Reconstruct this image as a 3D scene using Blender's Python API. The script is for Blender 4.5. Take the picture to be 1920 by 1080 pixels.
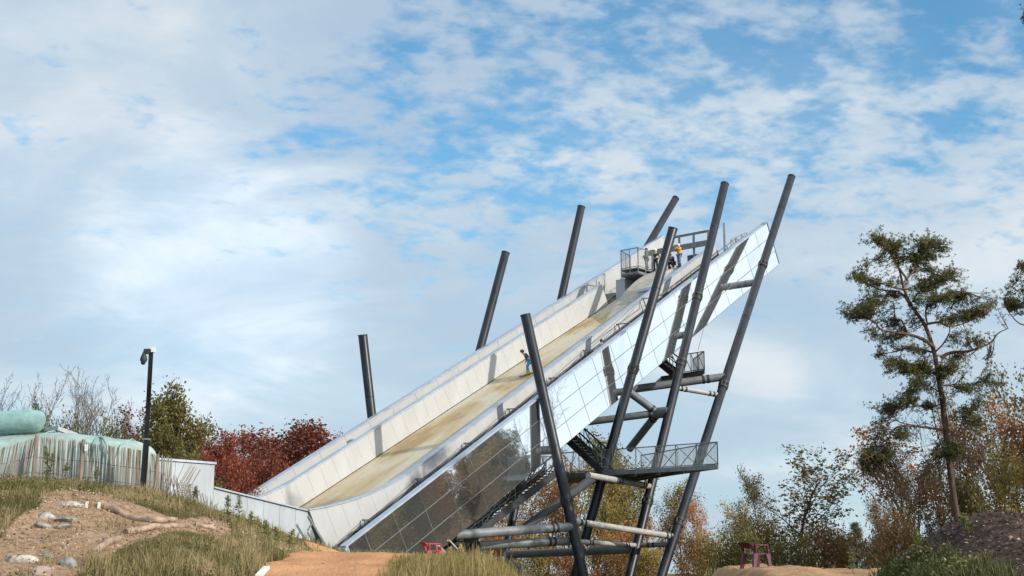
import bpy, math, random
import numpy as np
from mathutils import Vector, Matrix

for o in list(bpy.data.objects): bpy.data.objects.remove(o, do_unlink=True)
scene = bpy.context.scene
COL = scene.collection
R = math.radians
rng = np.random.default_rng(7)
random.seed(7)

# ------------------------------------------------------------------ camera, sky, sun, exposure
EYE = np.array([0, 0, 1.7]); PITCH = R(12.0); FPX = 2500.0
cam = bpy.data.cameras.new('camera'); camo = bpy.data.objects.new('camera', cam); COL.objects.link(camo)
camo.location = EYE; camo.rotation_euler = (R(90) + PITCH, 0, 0)
cam.sensor_width = 36; cam.lens = 36 * FPX / 1920; cam.clip_end = 6000; cam.clip_start = 0.1
scene.camera = camo
SUN_AZ, SUN_EL = 124.0, 27.0           # compass degrees from +Y towards +X
sun = bpy.data.lights.new('sun', 'SUN'); sun.energy = 4.3; sun.angle = R(0.53); sun.color = (1.0, 0.93, 0.82)
suno = bpy.data.objects.new('sun', sun); COL.objects.link(suno)
sd = Vector((math.sin(R(SUN_AZ)) * math.cos(R(SUN_EL)), math.cos(R(SUN_AZ)) * math.cos(R(SUN_EL)), math.sin(R(SUN_EL))))
suno.rotation_euler = (-sd).to_track_quat('-Z', 'Y').to_euler(); suno.location = sd * 200
scene.view_settings.view_transform = 'Standard'; scene.view_settings.look = 'None'
scene.view_settings.exposure = 0.0; scene.view_settings.gamma = 1.0
scene.view_settings.use_curve_mapping = False

def build_world():
    w = bpy.data.worlds.new('World'); scene.world = w; w.use_nodes = True
    nt = w.node_tree; N = nt.nodes; L = nt.links; N.clear()
    def n(t, **k):
        x = N.new(t)
        for a, b in k.items(): setattr(x, a, b)
        return x
    def mth(op, a, b=None, c=None):
        x = n('ShaderNodeMath', operation=op)
        for i, v in enumerate((a, b, c)):
            if v is None: continue
            if hasattr(v, 'is_linked') or hasattr(v, 'links'): L.new(v, x.inputs[i])
            else: x.inputs[i].default_value = v
        return x.outputs[0]
    def vm(op, a, b=None):
        x = n('ShaderNodeVectorMath', operation=op)
        for i, v in enumerate((a, b)):
            if v is None: continue
            if hasattr(v, 'links'): L.new(v, x.inputs[i])
            else: x.inputs[i].default_value = v
        return x
    def mr(v, a, b, c=0.0, d=1.0, interp='SMOOTHSTEP'):
        x = n('ShaderNodeMapRange', interpolation_type=interp)
        L.new(v, x.inputs[0])
        for i, q in enumerate((a, b, c, d)): x.inputs[i + 1].default_value = q
        return x.outputs[0]
    def noise(vec, scale, det, rough, dist=0.0):
        x = n('ShaderNodeTexNoise'); L.new(vec, x.inputs['Vector'])
        x.inputs['Scale'].default_value = scale; x.inputs['Detail'].default_value = det
        x.inputs['Roughness'].default_value = rough; x.inputs['Distortion'].default_value = dist
        return x.outputs['Fac']
    out = n('ShaderNodeOutputWorld'); bg = n('ShaderNodeBackground'); L.new(bg.outputs[0], out.inputs[0])
    sky = n('ShaderNodeTexSky', sky_type='NISHITA', sun_disc=False, sun_elevation=R(SUN_EL), sun_rotation=R(SUN_AZ))
    sky.air_density = 1.0; sky.dust_density = 0.4; sky.ozone_density = 2.0
    skyc = n('ShaderNodeVectorMath', operation='MULTIPLY'); L.new(sky.outputs[0], skyc.inputs[0]); skyc.inputs[1].default_value = (0.100, 0.172, 0.184)
    tc = n('ShaderNodeTexCoord'); dirv = vm('NORMALIZE', tc.outputs['Generated']).outputs[0]
    sep = n('ShaderNodeSeparateXYZ'); L.new(dirv, sep.inputs[0])
    zc = mth('ADD', mth('MAXIMUM', sep.outputs[2], 0.0), 0.30)
    cmb = n('ShaderNodeCombineXYZ')
    L.new(mth('DIVIDE', sep.outputs[0], zc), cmb.inputs[0]); L.new(mth('DIVIDE', sep.outputs[1], zc), cmb.inputs[1])
    P = vm('ADD', cmb.outputs[0], (3.7, 11.3, 0)).outputs[0]
    # a slanting weave: the cloudlets line up along a diagonal
    mp = n('ShaderNodeMapping'); L.new(P, mp.inputs[0]); mp.inputs['Rotation'].default_value = (0, 0, R(-32)); mp.inputs['Scale'].default_value = (1.0, 1.25, 1)
    Q = mp.outputs[0]
    big = noise(P, 1.1, 3, 0.5, 0.2)
    med = noise(Q, 11.0, 4, 0.50, 0.25)
    fin = noise(Q, 34.0, 5, 0.55, 0.2)
    wisp = noise(Q, 3.0, 8, 0.62, 0.6)
    # fair-weather opening high on the right of the view; thicker sheet towards the left and the horizon
    blue = mr(vm('DOT_PRODUCT', dirv, (0.150, 0.885, 0.440)).outputs['Value'], 0.915, 0.997)
    left = mr(sep.outputs[0], -0.02, -0.30)
    low = mr(sep.outputs[2], 0.30, 0.10)
    cov = mth('ADD', mth('MULTIPLY', big, 0.46), mth('MULTIPLY', med, 0.55))
    cov = mth('ADD', cov, mth('MULTIPLY', fin, 0.30))
    cov = mth('SUBTRACT', cov, mth('MULTIPLY', blue, 0.092))
    cov = mth('ADD', cov, mth('MULTIPLY', left, 0.10))
    cov = mth('ADD', cov, mth('MULTIPLY', low, 0.10))
    cov = mth('ADD', cov, mth('MULTIPLY', mr(sep.outputs[0], 0.40, 0.75), 0.18))
    alpha = mr(cov, 0.47, 0.665)
    alpha = mth('ADD', mth('MULTIPLY', alpha, 0.80), mth('MULTIPLY', mr(wisp, 0.25, 0.7), 0.18))
    # cloud colour: soft blue-grey undersides to white tops, brighter towards the sun
    sh = mth('ADD', mth('MULTIPLY', noise(P, 2.6, 4, 0.5, 0.4), 0.70), mth('MULTIPLY', wisp, 0.40))
    shade = mr(sh, 0.40, 0.78)
    ramp = n('ShaderNodeValToRGB'); L.new(shade, ramp.inputs[0])
    e = ramp.color_ramp.elements
    e[0].position = 0.0; e[0].color = (0.50, 0.61, 0.735, 1); e[1].position = 1.0; e[1].color = (0.79, 0.84, 0.885, 1)
    m = e.new(0.5); m.color = (0.595, 0.705, 0.80, 1)
    glow = mr(vm('DOT_PRODUCT', dirv, tuple(sd)).outputs['Value'], 0.05, 1.0, 1.0, 2.1, 'LINEAR')
    # one brighter, thicker cloud bank low on the left
    spot = mr(mth('ADD', vm('DOT_PRODUCT', dirv, (-0.215, 0.953, 0.212)).outputs['Value'], mth('MULTIPLY', mth('SUBTRACT', wisp, 0.5), 0.012)), 0.9915, 1.0005, 1.0, 1.26)
    cc = n('ShaderNodeVectorMath', operation='SCALE'); wm = n('ShaderNodeMixRGB', blend_type='MULTIPLY'); L.new(mr(glow, 1.25, 1.8), wm.inputs[0]); L.new(ramp.outputs[0], wm.inputs[1]); wm.inputs[2].default_value = (1.12, 1.02, 0.93, 1)
    L.new(wm.outputs[0], cc.inputs[0]); L.new(mth('MULTIPLY', glow, spot), cc.inputs['Scale'])
    mix = n('ShaderNodeMixRGB'); L.new(alpha, mix.inputs[0]); L.new(skyc.outputs[0], mix.inputs[1]); L.new(cc.outputs[0], mix.inputs[2])
    L.new(mix.outputs[0], bg.inputs[0]); bg.inputs[1].default_value = 1.0
build_world()

# ------------------------------------------------------------------ photo-plane geometry helpers (used to survey the place)
fw = np.array([0, math.cos(PITCH), math.sin(PITCH)]); upv = np.array([0, -math.sin(PITCH), math.cos(PITCH)]); rt = np.array([1., 0, 0])
def ray(x, y): return rt * (x - 960) / FPX + fw + upv * (540 - y) / FPX
def at(x, y, d): return EYE + ray(x, y) * d
def hz(x, y, z):
    r = ray(x, y); return EYE + r * ((z - EYE[2]) / r[2])
def proj(P):
    v = np.asarray(P, float) - EYE; d = v @ fw
    return np.array([960 + FPX * (v @ rt) / d, 540 - FPX * (v @ upv) / d, d])
# ramp frame: A on the near top edge, U up the slope, V towards the far side, W normal, H level heading
A = at(850, 871, 71.0); B = at(1451, 408, 103.0)
U = (B - A) / np.linalg.norm(B - A); H = np.array([U[0], U[1], 0]); H /= np.linalg.norm(H)
V = np.array([-H[1], H[0], 0.]); W = np.cross(U, V); W = W if W[2] > 0 else -W
def L3(u, v, w): return A + U * u + V * v + W * w
def HV(h, v, z):
    P = A + H * h + V * v; return np.array([P[0], P[1], z])
def onv(x, y, v):
    r = ray(x, y); return EYE + r * ((v - (EYE - A) @ V) / (r @ V))
def toloc(P): q = np.asarray(P) - A; return np.array([q @ U, q @ V, q @ W])

# ------------------------------------------------------------------ numpy value noise
_tab = rng.random((256, 256))
def vnoise(x, y):
    x = np.asarray(x, float); y = np.asarray(y, float)
    xi = np.floor(x).astype(int); yi = np.floor(y).astype(int); fx = x - xi; fy = y - yi
    fx = fx * fx * (3 - 2 * fx); fy = fy * fy * (3 - 2 * fy)
    g = lambda i, j: _tab[i & 255, j & 255]
    return (g(xi, yi) * (1 - fx) + g(xi + 1, yi) * fx) * (1 - fy) + (g(xi, yi + 1) * (1 - fx) + g(xi + 1, yi + 1) * fx) * fy
def fbm(x, y, o=4):
    s = 0; a = .5
    for k in range(o):
        s = s + a * (vnoise(x * 2 ** k + 17.3 * k, y * 2 ** k + 5.1 * k) - .5); a *= .5
    return s
def sst(t): t = np.clip(t, 0, 1); return t * t * (3 - 2 * t)

# ------------------------------------------------------------------ materials
def mat(name, base, rough=.6, metal=0., nscale=None, namt=.15, bump=0., bscale=None, spec=.5, stretch=(1, 1, 1), dark=None, coord='Object'):
    m = bpy.data.materials.new(name); m.use_nodes = True; nt = m.node_tree; b = nt.nodes['Principled BSDF']
    b.inputs['Base Color'].default_value = (*base, 1); b.inputs['Roughness'].default_value = rough
    b.inputs['Metallic'].default_value = metal; b.inputs['Specular IOR Level'].default_value = spec
    if nscale:
        tc = nt.nodes.new('ShaderNodeTexCoord'); mp = nt.nodes.new('ShaderNodeMapping'); mp.inputs['Scale'].default_value = stretch
        nt.links.new(tc.outputs[coord], mp.inputs[0])
        nz = nt.nodes.new('ShaderNodeTexNoise'); nz.inputs['Scale'].default_value = nscale; nz.inputs['Detail'].default_value = 8; nz.inputs['Roughness'].default_value = .65
        nt.links.new(mp.outputs[0], nz.inputs['Vector'])
        rp = nt.nodes.new('ShaderNodeValToRGB'); e = rp.color_ramp.elements
        d = dark or tuple(c * (1 - 2 * namt) for c in base); l = tuple(min(1, c * (1 + namt)) for c in base)
        e[0].position = .3; e[0].color = (*d, 1); e[1].position = .7; e[1].color = (*l, 1)
        nt.links.new(nz.outputs['Fac'], rp.inputs[0]); nt.links.new(rp.outputs[0], b.inputs['Base Color'])
        rr = nt.nodes.new('ShaderNodeMapRange'); rr.inputs[3].default_value = max(0, rough - .08); rr.inputs[4].default_value = min(1, rough + .1)
        nt.links.new(nz.outputs['Fac'], rr.inputs[0])
        if rough > .06: nt.links.new(rr.outputs[0], b.inputs['Roughness'])
        if bump:
            bz = nt.nodes.new('ShaderNodeTexNoise'); bz.inputs['Scale'].default_value = bscale or nscale * 4; bz.inputs['Detail'].default_value = 6
            nt.links.new(mp.outputs[0], bz.inputs['Vector'])
            bp = nt.nodes.new('ShaderNodeBump'); bp.inputs['Strength'].default_value = bump; bp.inputs['Distance'].default_value = .05
            nt.links.new(bz.outputs['Fac'], bp.inputs['Height']); nt.links.new(bp.outputs[0], b.inputs['Normal'])
    return m

def leafmat(name, stops, trans=.35, rough=.6, vary=.25):
    m = bpy.data.materials.new(name); m.use_nodes = True; nt = m.node_tree; N = nt.nodes; Lk = nt.links
    b = N['Principled BSDF']; out = N['Material Output']
    at_ = N.new('ShaderNodeAttribute'); at_.attribute_name = 'rnd'
    rp = N.new('ShaderNodeValToRGB'); e = rp.color_ramp.elements
    e[0].position = stops[0][0]; e[0].color = (*stops[0][1], 1); e[1].position = stops[-1][0]; e[1].color = (*stops[-1][1], 1)
    for p, c in stops[1:-1]: q = e.new(p); q.color = (*c, 1)
    Lk.new(at_.outputs['Fac'], rp.inputs[0])
    oi = N.new('ShaderNodeObjectInfo'); hs = N.new('ShaderNodeHueSaturation')
    mr = N.new('ShaderNodeMapRange'); mr.inputs[3].default_value = 1 - vary; mr.inputs[4].default_value = 1 + vary
    Lk.new(oi.outputs['Random'], mr.inputs[0]); Lk.new(mr.outputs[0], hs.inputs['Value']); Lk.new(rp.outputs[0], hs.inputs['Color'])
    Lk.new(hs.outputs[0], b.inputs['Base Color']); b.inputs['Roughness'].default_value = rough; b.inputs['Specular IOR Level'].default_value = .25
    tr = N.new('ShaderNodeBsdfTranslucent'); Lk.new(hs.outputs[0], tr.inputs[0])
    mx = N.new('ShaderNodeMixShader'); mx.inputs[0].default_value = trans
    Lk.new(b.outputs[0], mx.inputs[1]); Lk.new(tr.outputs[0], mx.inputs[2]); Lk.new(mx.outputs[0], out.inputs[0])
    return m

M = {}
M['dark_steel'] = mat('dark_steel', (.015, .018, .026), .38, .0, 1.6, .45, .04, 7, spec=.38, stretch=(1.6, 1.6, .25))
M['grey_steel'] = mat('grey_steel', (.19, .205, .22), .5, .1, 1.1, .18, .05, 6)
M['pale_tube'] = mat('pale_tube', (.38, .365, .34), .55, 0, 1.6, .14, .05, 7, stretch=(1, 1, 3))
M['black'] = mat('black_rubber', (.02, .02, .022), .6)
M['panel'] = mat('wall_panel_paint', (.445, .447, .445), .55, 0, .8, .05, .02, 4, stretch=(1, 1, .4))
M['stair_steel'] = mat('dark_stair_steel', (.055, .06, .064), .55, .3, 3, .25)
M['shade_core'] = mat('core_shade_paint', (.13, .135, .14), .8, 0, 2, .2)  # dark colour stands in for the shadow below the near wall panels
M['panel_back'] = mat('panel_backing', (.36, .36, .355), .7, 0, 2, .2)
M['coping'] = mat('coping_aluminium', (.50, .56, .65), .45, .55, 1.2, .10, .02, 5)
M['galv'] = mat('galvanised_steel', (.20, .222, .235), .5, .35, 3, .18, .05, 12)
M['galv_dark'] = mat('weathered_galvanised_steel', (.115, .124, .13), .55, .35, 3, .2)
M['strip'] = mat('joint_strip_alu', (.17, .18, .19), .5, .3, 3, .1)
M['mirror'] = mat('mirror_cladding', (.88, .895, .90), .03, .955, .35, .03)
M['deck_conc'] = mat('start_deck_board', (.43, .395, .33), .7, 0, 1.4, .15)
M['kicker'] = mat('kicker_panel', (.42, .455, .485), .42, .15, .9, .10, .02, 3, stretch=(1, 1, .3))
M['wood_grey'] = mat('weathered_stake_wood', (.34, .30, .26), .85, 0, 7, .35, .3, 30, stretch=(1, 1, .15))
M['wood_post'] = mat('weathered_post_wood', (.24, .19, .15), .85, 0, 5, .35, .3, 24, stretch=(1, 1, .15))
M['wire'] = mat('wire', (.2, .2, .2), .5, .7)
M['tarp'] = mat('mint_tarpaulin', (.33, .45, .425), .75, 0, 1.1, .12, .6, 3.5, dark=(.23, .27, .245))
M['tarp_roll'] = mat('mint_tarpaulin_roll', (.235, .385, .365), .75, 0, 1.4, .2, .7, 3.6, dark=(.13, .235, .225))
M['white'] = mat('white_paint', (.72, .70, .66), .55, 0, 5, .08)
M['log'] = mat('bare_log_wood', (.37, .26, .19), .85, 0, 4, .3, .4, 18)
M['rock'] = mat('pale_boulder', (.46, .41, .35), .9, 0, 4, .35, 1.0, 9)
M['rock_g'] = mat('grey_boulder', (.27, .265, .25), .9, 0, 4, .35, 1.0, 9)
M['rock_p'] = mat('pink_boulder', (.42, .32, .27), .85, 0, 3, .25, .6, 10)
M['red_plastic'] = mat('red_plastic', (.46, .055, .075), .4, 0, 4, .15)
M['maroon_plastic'] = mat('maroon_plastic', (.095, .016, .036), .4, 0, 4, .2)
M['shed_wall'] = mat('shed_boards', (.08, .075, .07), .8, 0, 4, .2)
M['shed_roof'] = mat('shed_roof_felt', (.05, .05, .05), .8, 0, 3, .2)
M['hut'] = mat('hut_fascia', (.46, .48, .5), .6, 0, 3, .12)
M['bark_pine_lo'] = mat('pine_bark', (.12, .078, .058), .9, 0, 5, .35, .6, 20, stretch=(1, 1, .3))
M['bark_pine'] = mat('orange_pine_bark', (.17, .085, .052), .9, 0, 3, .4, .5, 16, stretch=(1, 1, .35), dark=(.055, .04, .032))
M['bark'] = mat('grey_brown_bark', (.10, .078, .062), .9, 0, 5, .3, .4, 18)
M['bark_pale'] = mat('pale_bark', (.13, .11, .092), .9, 0, 5, .3, .4, 18)
M['bark_birch'] = mat('birch_bark', (.52, .48, .43), .8, 0, 4, .2, .3, 12, stretch=(1, 1, 3), dark=(.12, .1, .09))
M['skin'] = mat('skin', (.55, .32, .23), .55)
M['yellow_cloth'] = mat('yellow_jacket', (.72, .30, .015), .75, 0, 6, .12)
M['jeans'] = mat('grey_jeans', (.16, .19, .24), .85, 0, 6, .15)
M['black_cloth'] = mat('black_neoprene', (.012, .012, .016), .6)
M['grey_cloth'] = mat('grey_cloth', (.19, .19, .185), .85, 0, 6, .15)
M['navy_cloth'] = mat('navy_wetsuit', (.02, .05, .11), .55, 0, 6, .2)
M['blue_cloth'] = mat('blue_wetsuit_panel', (.03, .22, .55), .55)
M['teal_cloth'] = mat('teal_wetsuit', (.02, .15, .22), .55, 0, 6, .2)
M['green_boot'] = mat('lime_boot', (.36, .38, .05), .6)
M['hair'] = mat('red_brown_hair', (.14, .04, .025), .7)
M['olive_helmet'] = mat('olive_helmet', (.075, .075, .055), .3)
M['black_helmet'] = mat('black_helmet', (.02, .02, .022), .3)
M['white_cap'] = mat('white_cap', (.7, .7, .7), .5)
M['board_red'] = mat('snowboard_topsheet', (.12, .03, .035), .3, 0, 4, .2)

def slide_material():
    m = bpy.data.materials.new('slide_matting'); m.use_nodes = True; nt = m.node_tree; N = nt.nodes; Lk = nt.links; b = N['Principled BSDF']
    uv = N.new('ShaderNodeUVMap'); uv.uv_map = 'uv'
    def nz(sc, det, mp, rough=.6, dist=0.):
        a = N.new('ShaderNodeMapping'); a.inputs['Scale'].default_value = mp; Lk.new(uv.outputs[0], a.inputs[0])
        x = N.new('ShaderNodeTexNoise'); x.inputs['Scale'].default_value = sc; x.inputs['Detail'].default_value = det; x.inputs['Roughness'].default_value = rough; x.inputs['Distortion'].default_value = dist
        Lk.new(a.outputs[0], x.inputs['Vector']); return x.outputs['Fac']
    big = nz(.32, 5, (.55, 1.0, 1), .55, .8); med = nz(1.6, 7, (.22, 1, 1), .65); fine = nz(9, 6, (.3, 1, 1), .7)
    sep = N.new('ShaderNodeSeparateXYZ'); Lk.new(uv.outputs[0], sep.inputs[0])
    # algae and rust-brown run-off lie along the far gutter
    gut = N.new('ShaderNodeMapRange'); gut.interpolation_type = 'SMOOTHSTEP'; Lk.new(sep.outputs[1], gut.inputs[0])
    gut.inputs[1].default_value = 5.2; gut.inputs[2].default_value = 9.5; gut.inputs[3].default_value = .0; gut.inputs[4].default_value = .15
    add = N.new('ShaderNodeMath'); add.operation = 'ADD'; Lk.new(big, add.inputs[0]); Lk.new(gut.outputs[0], add.inputs[1])
    ad2 = N.new('ShaderNodeMath'); ad2.operation = 'MULTIPLY_ADD'; Lk.new(med, ad2.inputs[0]); ad2.inputs[1].default_value = .42; Lk.new(add.outputs[0], ad2.inputs[2])
    rp = N.new('ShaderNodeValToRGB'); e = rp.color_ramp.elements
    e[0].position = .60; e[0].color = (.49, .46, .40, 1); e[1].position = 1.0; e[1].color = (.35, .24, .115, 1)
    q = e.new(.76); q.color = (.53, .47, .355, 1); q = e.new(.92); q.color = (.45, .345, .19, 1)
    Lk.new(ad2.outputs[0], rp.inputs[0])
    hs = N.new('ShaderNodeHueSaturation'); mr = N.new('ShaderNodeMapRange'); mr.inputs[1].default_value = .3; mr.inputs[2].default_value = .7; mr.inputs[3].default_value = .88; mr.inputs[4].default_value = 1.1
    Lk.new(fine, mr.inputs[0]); Lk.new(mr.outputs[0], hs.inputs['Value']); Lk.new(rp.outputs[0], hs.inputs['Color']); Lk.new(hs.outputs[0], b.inputs['Base Color'])
    b.inputs['Roughness'].default_value = .55; b.inputs['Specular IOR Level'].default_value = .4
    bp = N.new('ShaderNodeBump'); bp.inputs['Strength'].default_value = .15; bp.inputs['Distance'].default_value = .04; Lk.new(fine, bp.inputs['Height']); Lk.new(bp.outputs[0], b.inputs['Normal'])
    return m
M['slide'] = slide_material()

def ground_material():
    m = bpy.data.materials.new('ground'); m.use_nodes = True; nt = m.node_tree; N = nt.nodes; Lk = nt.links; b = N['Principled BSDF']
    at_ = N.new('ShaderNodeAttribute'); at_.attribute_name = 'dirt'
    tc = N.new('ShaderNodeTexCoord')
    def nz(s, d=8, r=.65):
        x = N.new('ShaderNodeTexNoise'); x.inputs['Scale'].default_value = s; x.inputs['Detail'].default_value = d; x.inputs['Roughness'].default_value = r
        Lk.new(tc.outputs['Object'], x.inputs['Vector']); return x.outputs['Fac']
    def rp(f, a, c, p0=.3, p1=.7):
        x = N.new('ShaderNodeValToRGB'); x.color_ramp.elements[0].color = (*a, 1); x.color_ramp.elements[1].color = (*c, 1)
        x.color_ramp.elements[0].position = p0; x.color_ramp.elements[1].position = p1; Lk.new(f, x.inputs[0]); return x.outputs[0]
    n1 = nz(2.2); n2 = nz(.6, 6); n3 = nz(14, 5, .7)
    g = rp(n1, (.06, .06, .02), (.20, .16, .07)); n4 = nz(5.5, 9, .75); d = rp(n4, (.25, .14, .08), (.60, .42, .275), .34, .66)
    ad = N.new('ShaderNodeMath'); ad.operation = 'ADD'; Lk.new(at_.outputs['Fac'], ad.inputs[0])
    sub = N.new('ShaderNodeMath'); sub.operation = 'MULTIPLY_ADD'; Lk.new(n2, sub.inputs[0]); sub.inputs[1].default_value = .8; sub.inputs[2].default_value = -.4
    Lk.new(sub.outputs[0], ad.inputs[1])
    mr = N.new('ShaderNodeMapRange'); mr.inputs[1].default_value = .42; mr.inputs[2].default_value = .62; Lk.new(ad.outputs[0], mr.inputs[0])
    mx = N.new('ShaderNodeMixRGB'); Lk.new(mr.outputs[0], mx.inputs[0]); Lk.new(g, mx.inputs[1]); Lk.new(d, mx.inputs[2]); Lk.new(mx.outputs[0], b.inputs['Base Color'])
    b.inputs['Roughness'].default_value = .95; b.inputs['Specular IOR Level'].default_value = .1
    bp = N.new('ShaderNodeBump'); bp.inputs['Strength'].default_value = 1.0; bp.inputs['Distance'].default_value = .12; Lk.new(n3, bp.inputs['Height']); Lk.new(bp.outputs[0], b.inputs['Normal'])
    return m
M['ground'] = ground_material()
M['sand'] = mat('orange_sand_path', (.52, .275, .14), .95, 0, .9, .16, 1.0, 16, spec=.1, dark=(.36, .18, .09))
M['sand2'] = mat('packed_brown_sand', (.36, .22, .12), .95, 0, 1.4, .2, .9, 11, spec=.1)
M['mulch'] = mat('dark_bark_mulch', (.095, .064, .052), .95, 0, 5, .4, 1.0, 22, spec=.1)

LM = {
 'russet': leafmat('russet_leaves', [(0, (0.171, 0.068, 0.031)), (.45, (0.359, 0.145, 0.051)), (.8, (0.512, 0.239, 0.077)), (1, (0.409, 0.290, 0.102))]),
 'brown': leafmat('brown_leaves', [(0, (0.150, 0.090, 0.040)), (.5, (0.340, 0.190, 0.080)), (.85, (0.500, 0.300, 0.110)), (1, (0.280, 0.280, 0.090))]),
 'ochre': leafmat('ochre_leaves', [(0, (0.126, 0.118, 0.036)), (.5, (0.306, 0.244, 0.072)), (1, (0.594, 0.378, 0.090))]),
 'olive': leafmat('olive_leaves', [(0, (.055, .058, .018)), (.5, (.14, .13, .04)), (.85, (.23, .185, .06)), (1, (.34, .19, .07))]),
 'red': leafmat('red_beech_leaves', [(0, (.10, .028, .018)), (.5, (.205, .052, .034)), (.85, (.35, .105, .055)), (1, (.44, .22, .09))]),
 'dull': leafmat('dull_green_leaves', [(0, (0.088, 0.088, 0.039)), (.6, (0.195, 0.166, 0.069)), (1, (0.332, 0.215, 0.098))]),
 'pine': leafmat('pine_needles', [(0, (.038, .045, .019)), (.5, (.092, .098, .034)), (.9, (.17, .15, .048)), (1, (.24, .19, .065))], .32, .55),
 'bluepine': leafmat('young_pine_needles', [(0, (0.042, 0.063, 0.042)), (.6, (0.084, 0.119, 0.077)), (1, (0.140, 0.168, 0.098))], .15, .55),
 'grass': leafmat('meadow_grass', [(0, (.065, .068, .02)), (.35, (.16, .148, .05)), (.65, (.30, .24, .11)), (1, (.48, .37, .22))], .4),
 'straw': leafmat('dry_grass', [(0, (.17, .15, .045)), (.4, (.36, .28, .105)), (.8, (.52, .40, .18)), (1, (.60, .48, .26))], .35),
 'weed': leafmat('green_weeds', [(0, (.048, .062, .022)), (.45, (.125, .14, .045)), (.8, (.24, .235, .085)), (1, (.44, .38, .17))], .35),
 'chips': leafmat('wood_chips', [(0, (.05, .033, .027)), (.7, (.12, .08, .06)), (.93, (.27, .19, .14)), (1, (.5, .4, .3))], .0, .9),
 'flower': leafmat('white_flowers', [(0, (.6, .58, .45)), (1, (.75, .74, .65))], .2),
}

# ------------------------------------------------------------------ object helpers
def tag(o, label=None, cat=None, group=None, kind=None):
    if label: o['label'] = label
    if cat: o['category'] = cat
    if group: o['group'] = group
    if kind: o['kind'] = kind
    return o
def link(o, parent=None):
    COL.objects.link(o)
    if parent is not None:
        o.parent = parent
        if parent.type == 'EMPTY': o.matrix_parent_inverse = Matrix.Translation(-parent.location)
    return o
def root(name, loc, label, cat, group=None):
    o = bpy.data.objects.new(name, None); o.location = Vector(loc); o.empty_display_size = .3; COL.objects.link(o)
    return tag(o, label, cat, group)
def perp(d):
    d = d / np.linalg.norm(d); a = np.array([0, 0, 1.]) if abs(d[2]) < .9 else np.array([1., 0, 0])
    x = np.cross(a, d); x /= np.linalg.norm(x); return x, np.cross(d, x)

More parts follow.
